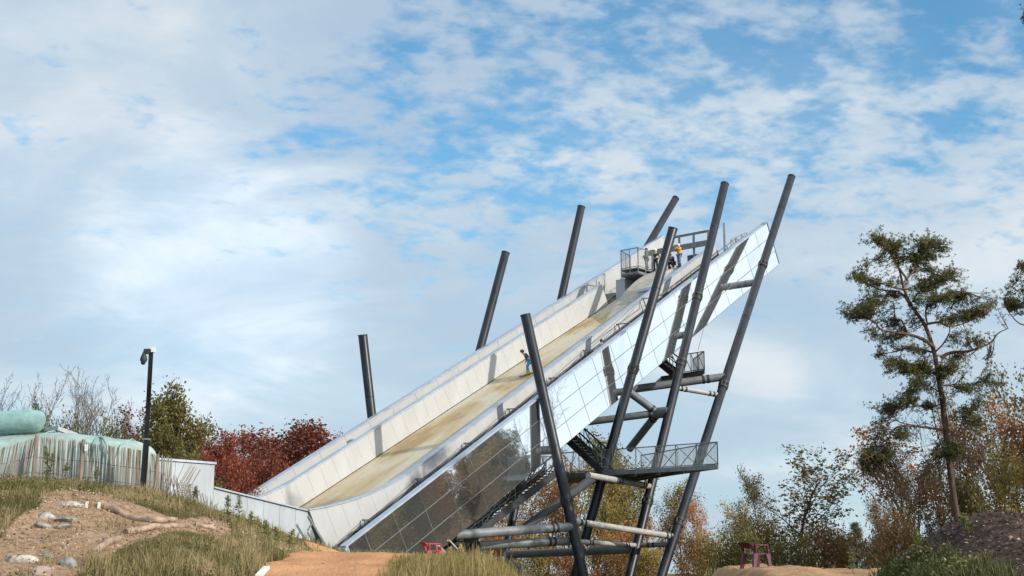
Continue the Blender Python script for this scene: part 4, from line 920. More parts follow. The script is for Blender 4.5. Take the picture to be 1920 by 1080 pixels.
# ------------------------------------------------------------------ plastic armchairs
def chair(loc, rz, m, label, tilt=0.0):
    c = bpy.data.objects.new('plastic_armchair', None); COL.objects.link(c); tag(c, label, 'chair')
    def pb(nm, s, sm=True):
        o = s.build(nm, m, None, sm); o.parent = c; return o
    # seat: dished panel
    vs = []; n = 7
    for j in range(n):
        for i in range(n):
            x = -.23 + .46 * i / (n - 1); y = -.22 + .46 * j / (n - 1); z = .42 + .03 * (j / (n - 1)) - .025 * math.sin(math.pi * i / (n - 1)) * math.sin(math.pi * j / (n - 1)); vs.append((x * (1.05 if j > 3 else 1), y, z))
    fs = [(j * n + i, j * n + i + 1, (j + 1) * n + i + 1, (j + 1) * n + i) for j in range(n - 1) for i in range(n - 1)]
    s = MB().add(vs, fs); k = len(s.v); s.add([(x, y, z - .03) for x, y, z in vs], [f[::-1] for f in fs]); e = [i for i in range(n)] + [j * n + n - 1 for j in range(1, n)] + [(n - 1) * n + i for i in range(n - 2, -1, -1)] + [j * n for j in range(n - 2, 0, -1)]
    s.f += [(e[i], e[i] + k, e[(i + 1) % len(e)] + k, e[(i + 1) % len(e)]) for i in range(len(e))]; pb('seat', s)
    # four flared legs
    for sx in (-1, 1):
        for sy, yt, yb in ((1, .21, .27), (-1, -.20, -.29)):
            p = np.array([sx * .235, yt, .43]); q = np.array([sx * .275, yb, 0.]); s = MB()
            s.hexa([q + a for a in ((-.034, -.042, 0), (.034, -.042, 0), (.034, .042, 0), (-.034, .042, 0))] + [p + a for a in ((-.045, -.07, 0), (.045, -.07, 0), (.045, .07, 0), (-.045, .07, 0))]); pb('leg', s, False)
    # armrests: front upright, flat arm and the swept side panel with its opening
    for sx in (-1, 1):
        s = MB(); s.bar((sx * .26, .22, .43), (sx * .27, .19, .65), .035, .06, (1, 0, 0)); s.bar((sx * .27, .21, .66), (sx * .26, -.20, .68), .07, .028); s.bar((sx * .25, -.20, .44), (sx * .26, -.22, .68), .035, .09, (1, 0, 0)); pb('armrest', s, False)
    # low rounded backrest
    vs = []; nn = 11; mm = 4
    for j in range(mm):
        for i in range(nn):
            a = math.pi * (i / (nn - 1)); x = -.26 * math.cos(a) * (1 + .03 * j); y = -.20 - .10 * math.sin(a) - .06 * j; z = .50 + .20 * j / (mm - 1) + .012 * math.sin(a) * j; vs.append((x, y, z))
    fs = [(j * nn + i, j * nn + i + 1, (j + 1) * nn + i + 1, (j + 1) * nn + i) for j in range(mm - 1) for i in range(nn - 1) if not (j == 0 and 2 <= i <= 7)]
    s = MB().add(vs, fs); k = len(s.v); s.add([(x * .94, y + .025, z) for x, y, z in vs], [f[::-1] for f in fs])
    top = (mm - 1) * nn; s.f += [(top + i, top + i + 1, top + i + 1 + k, top + i + k) for i in range(nn - 1)]; s.f += [(i * nn, i * nn + k, (i + 1) * nn + k, (i + 1) * nn) for i in range(mm - 1)] + [(i * nn + nn - 1, (i + 1) * nn + nn - 1, (i + 1) * nn + nn - 1 + k, i * nn + nn - 1 + k) for i in range(mm - 1)]
    pb('backrest', s)
    c.location = Vector(loc); c.rotation_euler = (tilt, 0, rz); return c
cx = at(1418, 1066, 36.6); chair((cx[0], cx[1], float(hgt(cx[0], cx[1])) + .02), R(-62), 'maroon_plastic', 'maroon plastic armchair standing on the brown dirt crest')
cx = at(812, 1043, 47.0); chair((cx[0], cx[1], float(hgt(cx[0], cx[1])) + .0), R(-70), 'red_plastic', 'bright red plastic armchair half hidden by dry grass before the ramp')

# ------------------------------------------------------------------ vegetation
def tubes_np(branches, n=5):
    """branches: list of (pts (k,3), rad (k,)) -> verts, faces"""
    VS = []; FS = []; off = 0
    for pts, rad in branches:
        m = len(pts); nn = n if rad[0] > .03 else 3
        d = np.gradient(pts, axis=0); d /= (np.linalg.norm(d, axis=1, keepdims=True) + 1e-9)
        ref = np.array([0.3, .2, 1.]) if abs(d[0, 2]) < .85 else np.array([1., .1, 0])
        x = np.cross(d, ref); x /= (np.linalg.norm(x, axis=1, keepdims=True) + 1e-9); y = np.cross(d, x)
        a = np.arange(nn) * 2 * math.pi / nn
        ring = pts[:, None, :] + (x[:, None, :] * np.cos(a)[None, :, None] + y[:, None, :] * np.sin(a)[None, :, None]) * rad[:, None, None]
        VS.append(ring.reshape(-1, 3)); i = np.arange(m - 1)[:, None] * nn + np.arange(nn)[None, :]; j = np.arange(m - 1)[:, None] * nn + (np.arange(nn)[None, :] + 1) % nn
        FS.append(np.stack([i, j, j + nn, i + nn], -1).reshape(-1, 4) + off); off += m * nn
    return np.concatenate(VS), np.concatenate(FS)
def leaves_np(P, size, rg, flat=.0, aspect=.6, clump=0.):
    n = len(P); a = rg.normal(size=(n, 3)); a[:, 2] *= (1 - flat); a /= np.linalg.norm(a, axis=1, keepdims=True)
    b = np.cross(a, rg.normal(size=(n, 3))); b /= (np.linalg.norm(b, axis=1, keepdims=True) + 1e-9)
    s = size * rg.uniform(.6, 1.35, (n, 1)); l = a * s; w = b * s * aspect * .5
    VS = np.stack([P, P + l * .5 + w, P + l, P + l * .5 - w], 1).reshape(-1, 3)
    F = np.arange(n * 4).reshape(n, 4); r = np.repeat(rg.random(n), 4)
    return VS, F, r
def grow(rg, height, trunk_r, spread=.55, levels=3, nb=(9, 6, 5), lean=(0, 0), start=.25, up=.25, wander=.10, ratio=.48, shape=.6, multi=1):
    br = []; tips = []
    def limb(p, d, L, r, lev):
        k = max(3, int(6 - lev)); pts = [p]; q = p.copy(); dd = d.copy()
        for i in range(k):
            dd = dd + rg.normal(size=3) * wander * (1 + .5 * lev); dd[2] += up * (.35 if lev else .06); dd /= np.linalg.norm(dd); q = q + dd * L / k; pts.append(q.copy())
        pts = np.array(pts); rad = np.linspace(r, r * (.30 if lev == 0 else .22), k + 1); br.append((pts, rad))
        if lev >= levels:
            for i in range(1, k + 1): tips.append((pts[i], dd))
            return
        c = nb[lev] if lev < len(nb) else nb[-1]
        for i in range(c):
            t = start + (1 - start) * (i + rg.random()) / c if lev == 0 else .2 + .8 * (i + rg.random()) / c
            t = min(t, .99); f = t * k; i0 = int(f); pp = pts[i0] + (pts[min(i0 + 1, k)] - pts[i0]) * (f - i0)
            dl = pts[min(i0 + 1, k)] - pts[i0]; dl /= np.linalg.norm(dl); x, y = perp(dl); a = rg.random() * 2 * math.pi if lev else i * 2.4 + rg.random()
            sp_ = spread * rg.uniform(.75, 1.25) * (1.15 - .45 * t if lev == 0 else 1)
            nd = dl * math.cos(sp_) + (x * math.cos(a) + y * math.sin(a)) * math.sin(sp_)
            Lc = L * ratio * (1 - shape * abs(t - .45) if lev == 0 else rg.uniform(.6, 1.0)); rc = max(rad[i0] * .58, .010)
            limb(pp, nd, Lc, rc, lev + 1)
    for m in range(multi):
        d = np.array([lean[0], lean[1], 1.]) + (rg.normal(size=3) * .25 * np.array([1, 1, 0]) if multi > 1 else 0); limb(np.array([0, 0, -.3]), d / np.linalg.norm(d), height * (.92 if multi == 1 else rg.uniform(.75, .95)), trunk_r, 0)
    return br, tips
ARCH = {}
def archetype(key, seed, bark, leaf, nleaf, lsize, lspread, **kw):
    rg = np.random.default_rng(seed); br, tips = grow(rg, **kw); v, f = tubes_np(br)
    tm = npmesh('trunk', v, f, bark, smooth=True); cm = None
    if nleaf:
        T = np.array([t[0] for t in tips]); i = rg.integers(0, len(T), nleaf); P = T[i] + rg.normal(size=(nleaf, 3)) * lspread
        v, f, r = leaves_np(P, lsize, rg); # clumps share a tone
        tone = rg.random(len(T)); r = np.clip(.55 * r + .45 * np.repeat(tone[i], 4), 0, 1); cm = npmesh('crown', v, f, LM[leaf], r)
    ARCH[key] = (tm, cm)
def tree(name, key, loc, label, scale=1., rz=0., leaf=None, bark=None, group=None, sz=None, cat='tree'):
    o = bpy.data.objects.new(name, None); o.location = Vector(loc); COL.objects.link(o); tag(o, label, cat, group)
    tm, cm = ARCH[key]; t = bpy.data.objects.new('trunk', tm); COL.objects.link(t); t.parent = o
    if bark: t.material_slots[0].link = 'OBJECT'; t.material_slots[0].material = M[bark]
    if cm:
        c = bpy.data.objects.new('crown', cm); COL.objects.link(c); c.parent = o
        if leaf: c.material_slots[0].link = 'OBJECT'; c.material_slots[0].material = LM[leaf]
    o.scale = (scale, scale, sz or scale); o.rotation_euler = (0, 0, rz); return o
archetype('bare1', 11, 'bark_pale', None, 0, 0, 0, height=8, trunk_r=.10, spread=.42, levels=4, nb=(9, 5, 4, 3), up=.35, ratio=.5, start=.2, wander=.09)
archetype('bare2', 12, 'bark_pale', 'russet', 60, .12, .1, height=8, trunk_r=.11, spread=.40, levels=4, nb=(8, 5, 4, 3), up=.4, ratio=.55, start=.15, multi=2)
archetype('aut1', 21, 'bark', 'brown', 7000, .20, .30, height=10, trunk_r=.15, spread=.70, levels=3, nb=(14, 7, 6), up=.22, ratio=.44, start=.12)
archetype('aut2', 22, 'bark', 'russet', 6000, .19, .32, height=10, trunk_r=.14, spread=.62, levels=3, nb=(12, 6, 5), up=.35, ratio=.44, start=.12)
archetype('aut3', 23, 'bark_birch', 'ochre', 4800, .17, .28, height=10, trunk_r=.12, spread=.50, levels=3, nb=(12, 6, 4), up=.3, ratio=.40, start=.2)
archetype('dense', 31, 'bark', 'olive', 17000, .20, .30, height=8, trunk_r=.2, spread=1.05, levels=3, nb=(17, 7, 6), up=.16, ratio=.46, start=.12, shape=.9)
archetype('dense2', 32, 'bark', 'red', 15000, .19, .26, height=8, trunk_r=.2, spread=1.05, levels=3, nb=(17, 7, 6), up=.16, ratio=.52, start=.08, wander=.14, shape=.8)
archetype('sparse', 41, 'bark', 'dull', 2100, .17, .15, height=8, trunk_r=.09, spread=.62, levels=3, nb=(13, 6, 5), up=.35, ratio=.45, start=.3)
archetype('shrub', 51, 'bark', 'brown', 6000, .15, .24, height=4, trunk_r=.05, spread=.7, levels=2, nb=(8, 6), up=.2, ratio=.55, start=.1, multi=5)
def conifer(key, seed, height, leaf):
    rg = np.random.default_rng(seed); br = [(np.array([[0, 0, -.3], [0, .02, height * .5], [0, 0, height]]), np.array([.09, .06, .015]))]; P = []; Dn = []
    for z in np.linspace(.5, height * .97, 26):
        for k in range(5):
            a = rg.random() * 6.28; L = (height - z) * .33 + .15; d = np.array([math.cos(a), math.sin(a), .35]); pts = np.array([[0, 0, z] + d * L * t + np.array([0, 0, .12 * L * t * t]) for t in (0, .5, 1)]); br.append((pts, np.array([.015, .01, .005])))
            for t in np.linspace(.15, 1, 9): P += [np.array([0, 0, z]) + d * L * t + rg.normal(size=3) * .03 for _ in range(6)]
    v, f = tubes_np(br); tm = npmesh('trunk', v, f, 'bark', smooth=True); P = np.array(P); v, f, r = leaves_np(P, .22, rg, 0, .16); ARCH[key] = (tm, npmesh('crown', v, f, LM[leaf], r))
conifer('conifer', 61, 5.0, 'bluepine')

def gz(x, y): return float(hgt(x, y)) - .1
def plant_tree(px, top, d, key, label, h0, rz=0., leaf=None, bark=None, group=None, name='tree', wide=1.0, cat='tree'):
    """stand a tree at image column px and depth d so that its top reaches image row top"""
    p = at(px, 1000, d); z0 = gz(p[0], p[1]); t = at(px, top, d); s = (t[2] - z0) / h0
    return tree(name, key, (p[0], p[1], z0), label, s * wide, rz, leaf, bark, group, s, cat)
# left: bare trees, pines, oak and copper beeches behind the mound
G = 'bare trees behind the tarpaulin'
plant_tree(88, 705, 75, 'bare1', 'bare grey tree rising left of the tallest bare pair', 9.1, .4, group=G, name='bare_tree')
plant_tree(150, 702, 72, 'bare2', 'tallest forked bare tree behind the flat hut roof', 8.9, 1.2, group=G, name='bare_tree', wide=.9)
plant_tree(190, 722, 74, 'bare1', 'bare tree right of the forked one, nearest the dark post', 9.1, 2.6, group=G, name='bare_tree', wide=1.1)
plant_tree(30, 735, 80, 'bare2', 'bare tree at the far left frame edge', 8.9, 3.7, group=G, name='bare_tree')
plant_tree(120, 735, 84, 'bare1', 'thin bare tree between the two taller bare trees', 9.1, 5.0, group=G, name='bare_tree', wide=.8)
plant_tree(228, 765, 78, 'bare2', 'low bare tree with a few russet leaves left of the post', 8.9, .9, group=G, name='bare_tree', wide=.9)
plant_tree(255, 768, 76, 'sparse', 'thin reddish shrubby tree just left of the dark post', 8.9, .3, leaf='red', name='copper_tree')
plant_tree(70, 752, 70, 'dense', 'small dark pine behind the mint roll', 8.9, .8, leaf='pine', name='pine_tree', wide=.36)
plant_tree(100, 790, 66, 'shrub', 'dark bush behind the hut roof', 4.2, .2, leaf='olive', name='bush', wide=.5, cat='bush')
plant_tree(215, 795, 66, 'shrub', 'brown-green bush between hut and post', 4.2, 1.9, leaf='olive', name='bush', wide=.4, cat='bush')
plant_tree(338, 722, 66, 'dense', 'dense olive-green oak right of the dark post', 8.9, 2.0, name='oak_tree', wide=.80)
plant_tree(392, 785, 76, 'dense2', 'rust-red tree touching the right side of the olive oak', 8.9, 4.1, name='beech_tree', wide=.8)
plant_tree(285, 790, 63, 'dense', 'small olive tree directly behind the dark post', 8.9, 5.3, name='oak_tree', wide=.6)
plant_tree(455, 765, 96, 'dense2', 'large copper-red beech between oak and slide', 8.9, 0., name='beech_tree', wide=1.25)
plant_tree(550, 778, 104, 'dense2', 'copper-red beech closest to the slide edge', 8.9, 2.2, name='beech_tree', wide=1.2)
plant_tree(430, 800, 78, 'dense2', 'small copper beech in front of the large one, above the kicker wall', 8.9, 4.4, name='beech_tree', wide=.62)
plant_tree(595, 812, 108, 'sparse', 'twiggy brown tree peeping above the slide edge', 8.9, 1.1, leaf='red', name='copper_tree', wide=1.1)
plant_tree(500, 840, 92, 'shrub', 'dark brown thicket bush at the foot of the beeches', 4.2, .5, leaf='red', name='bush', wide=.7, cat='bush')
plant_tree(395, 835, 78, 'shrub', 'dark bush behind the panelled block', 4.2, 2.5, leaf='red', name='bush', wide=.7, cat='bush')
# behind and beneath the ramp
G = 'autumn trees seen beneath the ramp'
row = [(925, 905, 135, 'aut2', 'russet', 'russet tree behind the lower stair flight'), (975, 890, 128, 'aut1', 'brown', 'brown tree behind the diagonal grey strut'), (1020, 880, 140, 'aut2', 'russet', 'russet tree directly behind the first leaning pole'),
       (1065, 872, 132, 'aut1', 'brown', 'brown tree just right of the first leaning pole'), (1110, 868, 126, 'aut1', 'ochre', 'ochre-brown tree behind the lower platform left end'), (1150, 820, 150, 'aut3', 'ochre', 'yellowing tree whose top shows above the platform rail'),
       (1185, 815, 152, 'aut3', 'olive', 'greenish tree top beside the yellowing one above the rail'), (1200, 880, 130, 'aut1', 'ochre', 'ochre tree under the right half of the platform'), (1240, 905, 128, 'aut3', 'ochre', 'pale-trunked birch left of the rightmost pole foot'),
       (1285, 930, 126, 'aut2', 'brown', 'thin brown tree right behind the rightmost pole'), (1322, 938, 122, 'aut3', 'russet', 'orange birch right of the rightmost pole'), (1095, 800, 165, 'bare1', None, 'bare twiggy tree above the lower platform by the stairs')]
for i, (px, tp, d, k, lf, lab) in enumerate(row):
    plant_tree(px, tp, d, k, lab, 11.0 if k[:3] == 'aut' else 9.1, i * 1.3, leaf=lf, group=G, name='autumn_tree' if lf else 'bare_tree', wide=1.0)
row2 = [(945, 985, 112, 'orange shrub low beneath the ramp, left of the poles'), (1010, 1000, 108, 'orange shrub between the first two pole feet'), (1130, 1010, 106, 'golden shrub between the second and third pole feet'), (1175, 985, 110, 'russet shrub just left of the third pole foot'), (1215, 1020, 104, 'low shrub right of the third pole foot'), (1310, 1005, 104, 'brown shrub right of the rightmost pole foot'), (1060, 1030, 104, 'low orange shrub under the long pale beam')]
for i, (px, tp, d, lab) in enumerate(row2): plant_tree(px, tp, d, 'shrub', lab, 4.2, i * 1.7, leaf=('russet', 'ochre', 'brown')[i % 3], group='shrubs beneath the ramp', name='shrub', wide=.9, cat='shrub')
# between tower and pine
plant_tree(1497, 848, 84, 'sparse', 'slim sparse tree standing alone right of the tower', 8.9, .6, name='young_tree', wide=1.7)
plant_tree(1428, 885, 92, 'aut3', 'leafy olive-brown tree left of the slim sparse tree', 11., 2.0, leaf='dull', bark='bark', name='autumn_tree', wide=.8)
plant_tree(1370, 945, 96, 'aut2', 'pale brown tree behind the maroon chair', 11., 3.1, leaf='ochre', name='autumn_tree', wide=.9)
for i, (px, tp, d, lf, lab, w) in enumerate([(1390, 985, 80, 'olive', 'olive bush behind the maroon chair, left side', .8), (1440, 975, 84, 'ochre', 'ochre bush right behind the maroon chair', .8), (1480, 1005, 76, 'olive', 'low olive bush at the slim tree foot', .8), (1530, 985, 86, 'brown', 'brown bush right of the slim tree', .8),
        (1570, 990, 88, 'brown', 'brown bush left of the young pine', .8), (1640, 1000, 84, 'dull', 'dull green bush right of the young pine', .7), (1680, 960, 74, 'brown', 'brown bush under the tall pine, left side', .7), (1350, 1010, 84, 'ochre', 'low ochre bush between rightmost pole and chair', .8)]):
    plant_tree(px, tp, d, 'shrub', lab, 4.2, i * 2.1, leaf=lf, group='bushes right of the tower', name='bush', wide=w, cat='bush')
plant_tree(1604, 980, 92, 'conifer', 'young blue-green pine among the brown bushes', 5.0, .4, name='young_pine', cat='tree')
plant_tree(1577, 1005, 94, 'conifer', 'smaller young pine left of the blue-green one', 5.0, 1.4, name='young_pine', cat='tree')
# right of and behind the tall pine
for i, (px, tp, d, k, lf, lab, w) in enumerate([(1815, 655, 80, 'bare1', None, 'tall thin bare tree just right of the pine trunk', .9), (1868, 690, 78, 'sparse', 'dull', 'thin tree with few leaves near the right frame edge', .8), (1850, 770, 76, 'aut1', 'brown', 'brown-leaved tree right behind the pine', .75), (1905, 750, 74, 'aut2', 'russet', 'orange-brown tree at the right frame edge', .8),
        (1890, 850, 70, 'aut1', 'ochre', 'greenish-ochre tree above the mulch heap', .8), (1720, 790, 84, 'sparse', 'russet', 'fine twiggy tree left behind the pine trunk', 1.1), (1700, 880, 78, 'aut1', 'brown', 'brown tree low left behind the pine', .8), (1660, 935, 86, 'aut3', 'brown', 'small birch at the left foot of the pine', .8), (1780, 870, 82, 'aut2', 'brown', 'brown tree directly behind the pine trunk', .8), (1830, 900, 72, 'aut1', 'olive', 'olive-brown tree between pine and mulch heap', .7)]):
    plant_tree(px, tp, d, k, lab, 11.0 if k[:3] == 'aut' else 9.0, i * .9, leaf=lf, bark='bark' if k == 'aut3' else None, group='thicket behind the tall pine', name='bare_tree' if lf is None else 'autumn_tree', wide=w)
# woodland on the right, outside the view, that the mirror cladding reflects
wood = []
for i in range(26):
    x = 34 + (i % 3) * 6.5 + rng.uniform(-2, 2); y = 57 + (i // 3) * 3.6 + rng.uniform(-1.5, 1.5); h = 13.2 if y < 82 else 9.0
    k, lf = [('dense', 'pine'), ('aut1', 'olive'), ('dense', 'pine'), ('dense', 'bluepine'), ('aut1', 'dull')][i % 5]
    h *= rng.uniform(.8, 1.08); h0 = 8.9 if k == 'dense' else 11.
    tree('woodland_tree', k, (x, y, gz(x, y)), 'dark woodland tree reflected in the lower mirror cladding', h / h0 * (.62 if k == 'dense' else .8), i * 1.1, leaf=lf, group='woodland to the right of the ramp', sz=h / h0)

# ------------------------------------------------------------------ the tall pine
def pine(name, label, d, trunk_px, limbs_px, pads, seed, tr0, tr1, bark_split=.45, dens=1.0, sprays=()):
    rg = np.random.default_rng(seed); base = at(*trunk_px[0], d); o = root(name, (base[0], base[1], gz(base[0], base[1])), label, 'tree')
    def smooth(pts, k=6):
        pts = np.array(pts, float); out = []
        for i in range(len(pts) - 1):
            p0, p1, p2, p3 = pts[max(i - 1, 0)], pts[i], pts[i + 1], pts[min(i + 2, len(pts) - 1)]
            for t in np.linspace(0, 1, k, endpoint=False): out.append(.5 * ((2 * p1) + (-p0 + p2) * t + (2 * p0 - 5 * p1 + 4 * p2 - p3) * t * t + (-p0 + 3 * p1 - 3 * p2 + p3) * t ** 3))
        out.append(pts[-1]); return np.array(out)
    T = [at(x, y, d + .15 * math.sin(i)) for i, (x, y) in enumerate(trunk_px)]; b0 = T[0].copy(); b0[2] = gz(b0[0], b0[1]); T = [b0] + T
    T = smooth(T); rad = np.linspace(tr0, tr1, len(T)); k = int(len(T) * bark_split)
    v, f = tubes_np([(T[:k + 1], rad[:k + 1])], 12); link(bpy.data.objects.new('trunk', npmesh('trunk', v, f, 'bark_pine_lo', smooth=True)), o)
    br = [(T[k:], rad[k:])]; skel = [T[k // 2:]]
    for pts, r0, r1, dy in limbs_px:
        L = [at(x, y, d + dy * i / (len(pts) - 1) + .15 * rg.normal()) for i, (x, y) in enumerate(pts)]; L = smooth(L, 5); br.append((L, np.linspace(r0, r1, len(L)))); skel.append(L)
    v, f = tubes_np(br, 9); link(bpy.data.objects.new('limbs', npmesh('limbs', v, f, 'bark_pine', smooth=True)), o)
    S = np.concatenate(skel); tw = []; NP = []; ND = []; TN = []
    m2 = d / FPX
    for (x, y, rx, ry) in pads:
        n = max(4, int(rx * ry * .085 * dens + 3)); dz = rg.normal() * .9
        for q in range(n):
            a = rg.random() * 6.283; rr = min(1.7, abs(rg.normal()) * .85); e = at(x + rx * rr * math.cos(a), y + ry * rr * math.sin(a), d + dz + rg.normal() * rx * m2 * .5)
            w = np.linalg.norm((S - e) * np.array([1, .5, 1.3]), axis=1); near = S[np.argsort(w)[rg.integers(0, 5)]]; Ld = np.linalg.norm(e - near)
            if Ld > 3.2: near = e + (near - e) * 3.2 / Ld
            c = (near + e) / 2 + rg.normal(size=3) * .07 * Ld + np.array([0, 0, -.10 * Ld]); t_ = np.linspace(0, 1, 6)[:, None]; pts = (1 - t_) ** 2 * near + 2 * t_ * (1 - t_) * c + t_ ** 2 * e
            tw.append((pts, np.linspace(min(.03, .012 + Ld * .006), .006, 6))); tone = rg.random()
            dr = (e - c) / (np.linalg.norm(e - c) + 1e-6)
            for tt in (.38, .50, .62, .74, .86, 1.0):
                b = (1 - tt) ** 2 * near + 2 * tt * (1 - tt) * c + tt ** 2 * e
                for _ in range(1):
                    bb = b + rg.normal(size=3) * .09
                    nd = 10; dd = rg.normal(size=(nd, 3)) * .8 + dr * .5 + np.array([0, 0, .55]); dd /= np.linalg.norm(dd, axis=1, keepdims=True)
                    NP.append(np.repeat(bb[None], nd, 0)); ND.append(dd); TN.append(np.full(nd, tone * .6 + rg.random() * .2))
    for (x, y, rx, ry, n) in sprays:
        dz = rg.normal() * .8
        for q in range(n):
            e = at(x + rx * rg.normal() * .6, y + ry * rg.normal() * .6, d + dz + rg.normal() * .8); w = np.linalg.norm((S - e) * np.array([1, .5, 1.3]), axis=1); near = S[np.argsort(w)[rg.integers(0, 4)]]; Ld = np.linalg.norm(e - near)
            c = (near + e) / 2 + rg.normal(size=3) * .10 * Ld + np.array([0, 0, .12 * Ld]); t_ = np.linspace(0, 1, 6)[:, None]; pts = (1 - t_) ** 2 * near + 2 * t_ * (1 - t_) * c + t_ ** 2 * e; tw.append((pts, np.linspace(min(.035, .012 + Ld * .007), .007, 6)))
            for _ in range(3):
                k_ = rg.integers(2, 5); tw.append((np.array([pts[k_], pts[k_] + (e - pts[k_]) * .4 + rg.normal(size=3) * .12, pts[k_] + (e - pts[k_]) * .8 + rg.normal(size=3) * .28]), np.array([.011, .008, .006])))
    v, f = tubes_np(tw, 3); link(bpy.data.objects.new('twigs', npmesh('twigs', v, f, 'bark_pine_lo')), o)
    NP = np.concatenate(NP); ND = np.concatenate(ND); TN = np.concatenate(TN); n = len(NP); s = rg.uniform(.08, .15, (n, 1)); w = np.cross(ND, rg.normal(size=(n, 3))); w /= np.linalg.norm(w, axis=1, keepdims=True); w *= .013
    VS = np.stack([NP - w * .4, NP + ND * s * .6 - w, NP + ND * s, NP + ND * s * .6 + w], 1).reshape(-1, 3)
    r = np.repeat(np.clip(TN + rg.random(n) * .25, 0, 1), 4); link(bpy.data.objects.new('crown', npmesh('crown', VS, np.arange(n * 4).reshape(n, 4), LM['pine'], r)), o)
z8 = lambda x, y: (1560 + x / 3.375, 400 + y / 3.375); z9 = lambda x, y: (1560 + x / 4.153, 640 + y / 4.153)
limbs = [([z8(645, 850), z8(580, 800), z8(480, 765), z8(320, 740), z8(260, 680), z8(150, 650)], .10, .02, -1.2), ([z8(500, 590), z8(430, 500), z8(300, 480), z8(130, 400)], .075, .015, 1.0),
         ([z8(600, 700), z8(680, 690), z8(740, 715), z8(850, 690), z8(960, 610)], .07, .015, -.8), ([z8(690, 910), z8(760, 880), z8(870, 870), z8(1000, 820), z8(1050, 760), z8(1115, 728)], .095, .015, -1.0),
         ([z8(640, 880), z8(560, 860), z8(480, 850), z8(380, 880), z8(260, 890)], .055, .012, .8), ([z8(470, 410), z8(400, 310), z8(330, 190), z8(250, 130)], .06, .012, -.5), ([z8(470, 420), z8(540, 330), z8(570, 250), z8(640, 160)], .06, .012, .7),
         ([z8(520, 560), z8(530, 520), z8(620, 450), z8(780, 380)], .06, .012, 1.0), ([z8(600, 690), z8(600, 600), z8(700, 540), z8(860, 500)], .05, .012, -1.2), ([z8(470, 480), z8(380, 470), z8(260, 420), z8(160, 390)], .04, .01, -1.), ([z8(480, 760), z8(440, 680), z8(400, 660), z8(380, 560), z8(250, 560)], .05, .01, .4),
         ([z8(660, 870), z8(700, 830), z8(740, 760), z8(745, 700)], .05, .02, .6), ([z9(860, 690), z9(690, 665), z9(540, 660), z9(470, 700), z9(390, 840), z9(250, 920)], .07, .012, -1.3), ([z9(840, 400), z9(760, 350), z9(660, 330), z9(560, 400)], .04, .01, .6),
         ([z9(870, 345), z9(960, 335), z9(1090, 330), z9(1200, 290)], .04, .012, .8), ([z9(820, 260), z9(720, 230), z9(600, 170), z9(400, 150)], .04, .01, -.6), ([z9(850, 690), z9(560, 640), z9(490, 600), z9(420, 520)], .035, .01, -.4), ([z9(860, 480), z9(740, 520), z9(600, 470)], .035, .01, .5),
         ([z9(880, 860), z9(820, 720), z9(770, 480), z9(760, 420)], .04, .012, .9), ([z9(940, 880), z9(1010, 640), z9(1080, 520)], .04, .01, -.7)]
pads = [z8(a, b) + (c / 3.375, e / 3.375) for a, b, c, e in [(300, 160, 85, 48), (420, 200, 110, 55), (580, 180, 85, 55), (640, 270, 55, 55), (500, 290, 110, 45), (270, 300, 60, 25), (165, 395, 65, 45), (260, 430, 75, 40), (560, 430, 110, 55), (730, 400, 100, 45), (650, 480, 120, 38), (380, 520, 130, 28), (230, 570, 120, 50), (125, 650, 42, 38), (170, 610, 60, 40), (800, 520, 85, 42), (930, 590, 75, 55), (850, 640, 90, 40), (760, 650, 120, 40), (640, 580, 90, 35), (380, 805, 75, 35), (260, 785, 38, 22), (520, 840, 55, 35), (850, 795, 85, 40), (285, 905, 42, 20), (360, 965, 35, 22), (460, 950, 60, 40), (560, 960, 90, 50), (560, 1040, 90, 40), (780, 950, 70, 40)]]
pads += [z9(a, b) + (c / 4.153, e / 4.153) for a, b, c, e in [(680, 370, 105, 60), (560, 470, 55, 32), (420, 520, 135, 50), (330, 640, 36, 20), (310, 740, 55, 50), (250, 830, 65, 32), (230, 930, 62, 42), (330, 900, 55, 45), (1030, 530, 105, 50), (1230, 260, 62, 42), (1290, 325, 36, 24), (640, 240, 60, 40), (960, 200, 70, 40), (1000, 860, 100, 60), (820, 870, 90, 50)]]
_r9 = random.Random(4)
pads += [(x + _r9.gauss(0, 16), y + _r9.gauss(0, 12), rx * .8, ry * .8) for (x, y, rx, ry) in list(pads) for _ in range(1)] + [(1640, 885, 24, 10), (1670, 850, 26, 12), (1700, 820, 26, 14), (1690, 700, 26, 12), (1740, 760, 24, 16), (1815, 730, 26, 14), (1835, 790, 22, 14), (1690, 905, 28, 12), (1660, 610, 28, 10), (1700, 610, 24, 10)]
trunk = [(1800, 1010), (1789, 940), (1778, 850), (1768, 760), (1761, 715), (1757, 690), (1750, 655), (1735, 612), (1716, 583), (1702, 560), (1693, 535), (1686, 505), (1675, 480), (1662, 460)]
pine('pine_tree', 'tall scots pine with orange upper trunk and wind-swept crown on the right', 67, trunk, limbs, pads, 5, .185, .028, sprays=[(1690, 870, 40, 22, 16), (1660, 900, 40, 20, 14), (1720, 910, 40, 20, 16), (1840, 820, 40, 40, 16), (1850, 900, 40, 30, 16), (1700, 950, 40, 18, 14), (1730, 800, 30, 30, 14), (1700, 660, 40, 16, 10), (1650, 590, 30, 14, 8), (1800, 690, 35, 25, 12)])
tr2 = [(1998, 1010), (1994, 800), (1990, 600), (1985, 400), (1980, 200), (1978, 20), (1975, -160)]
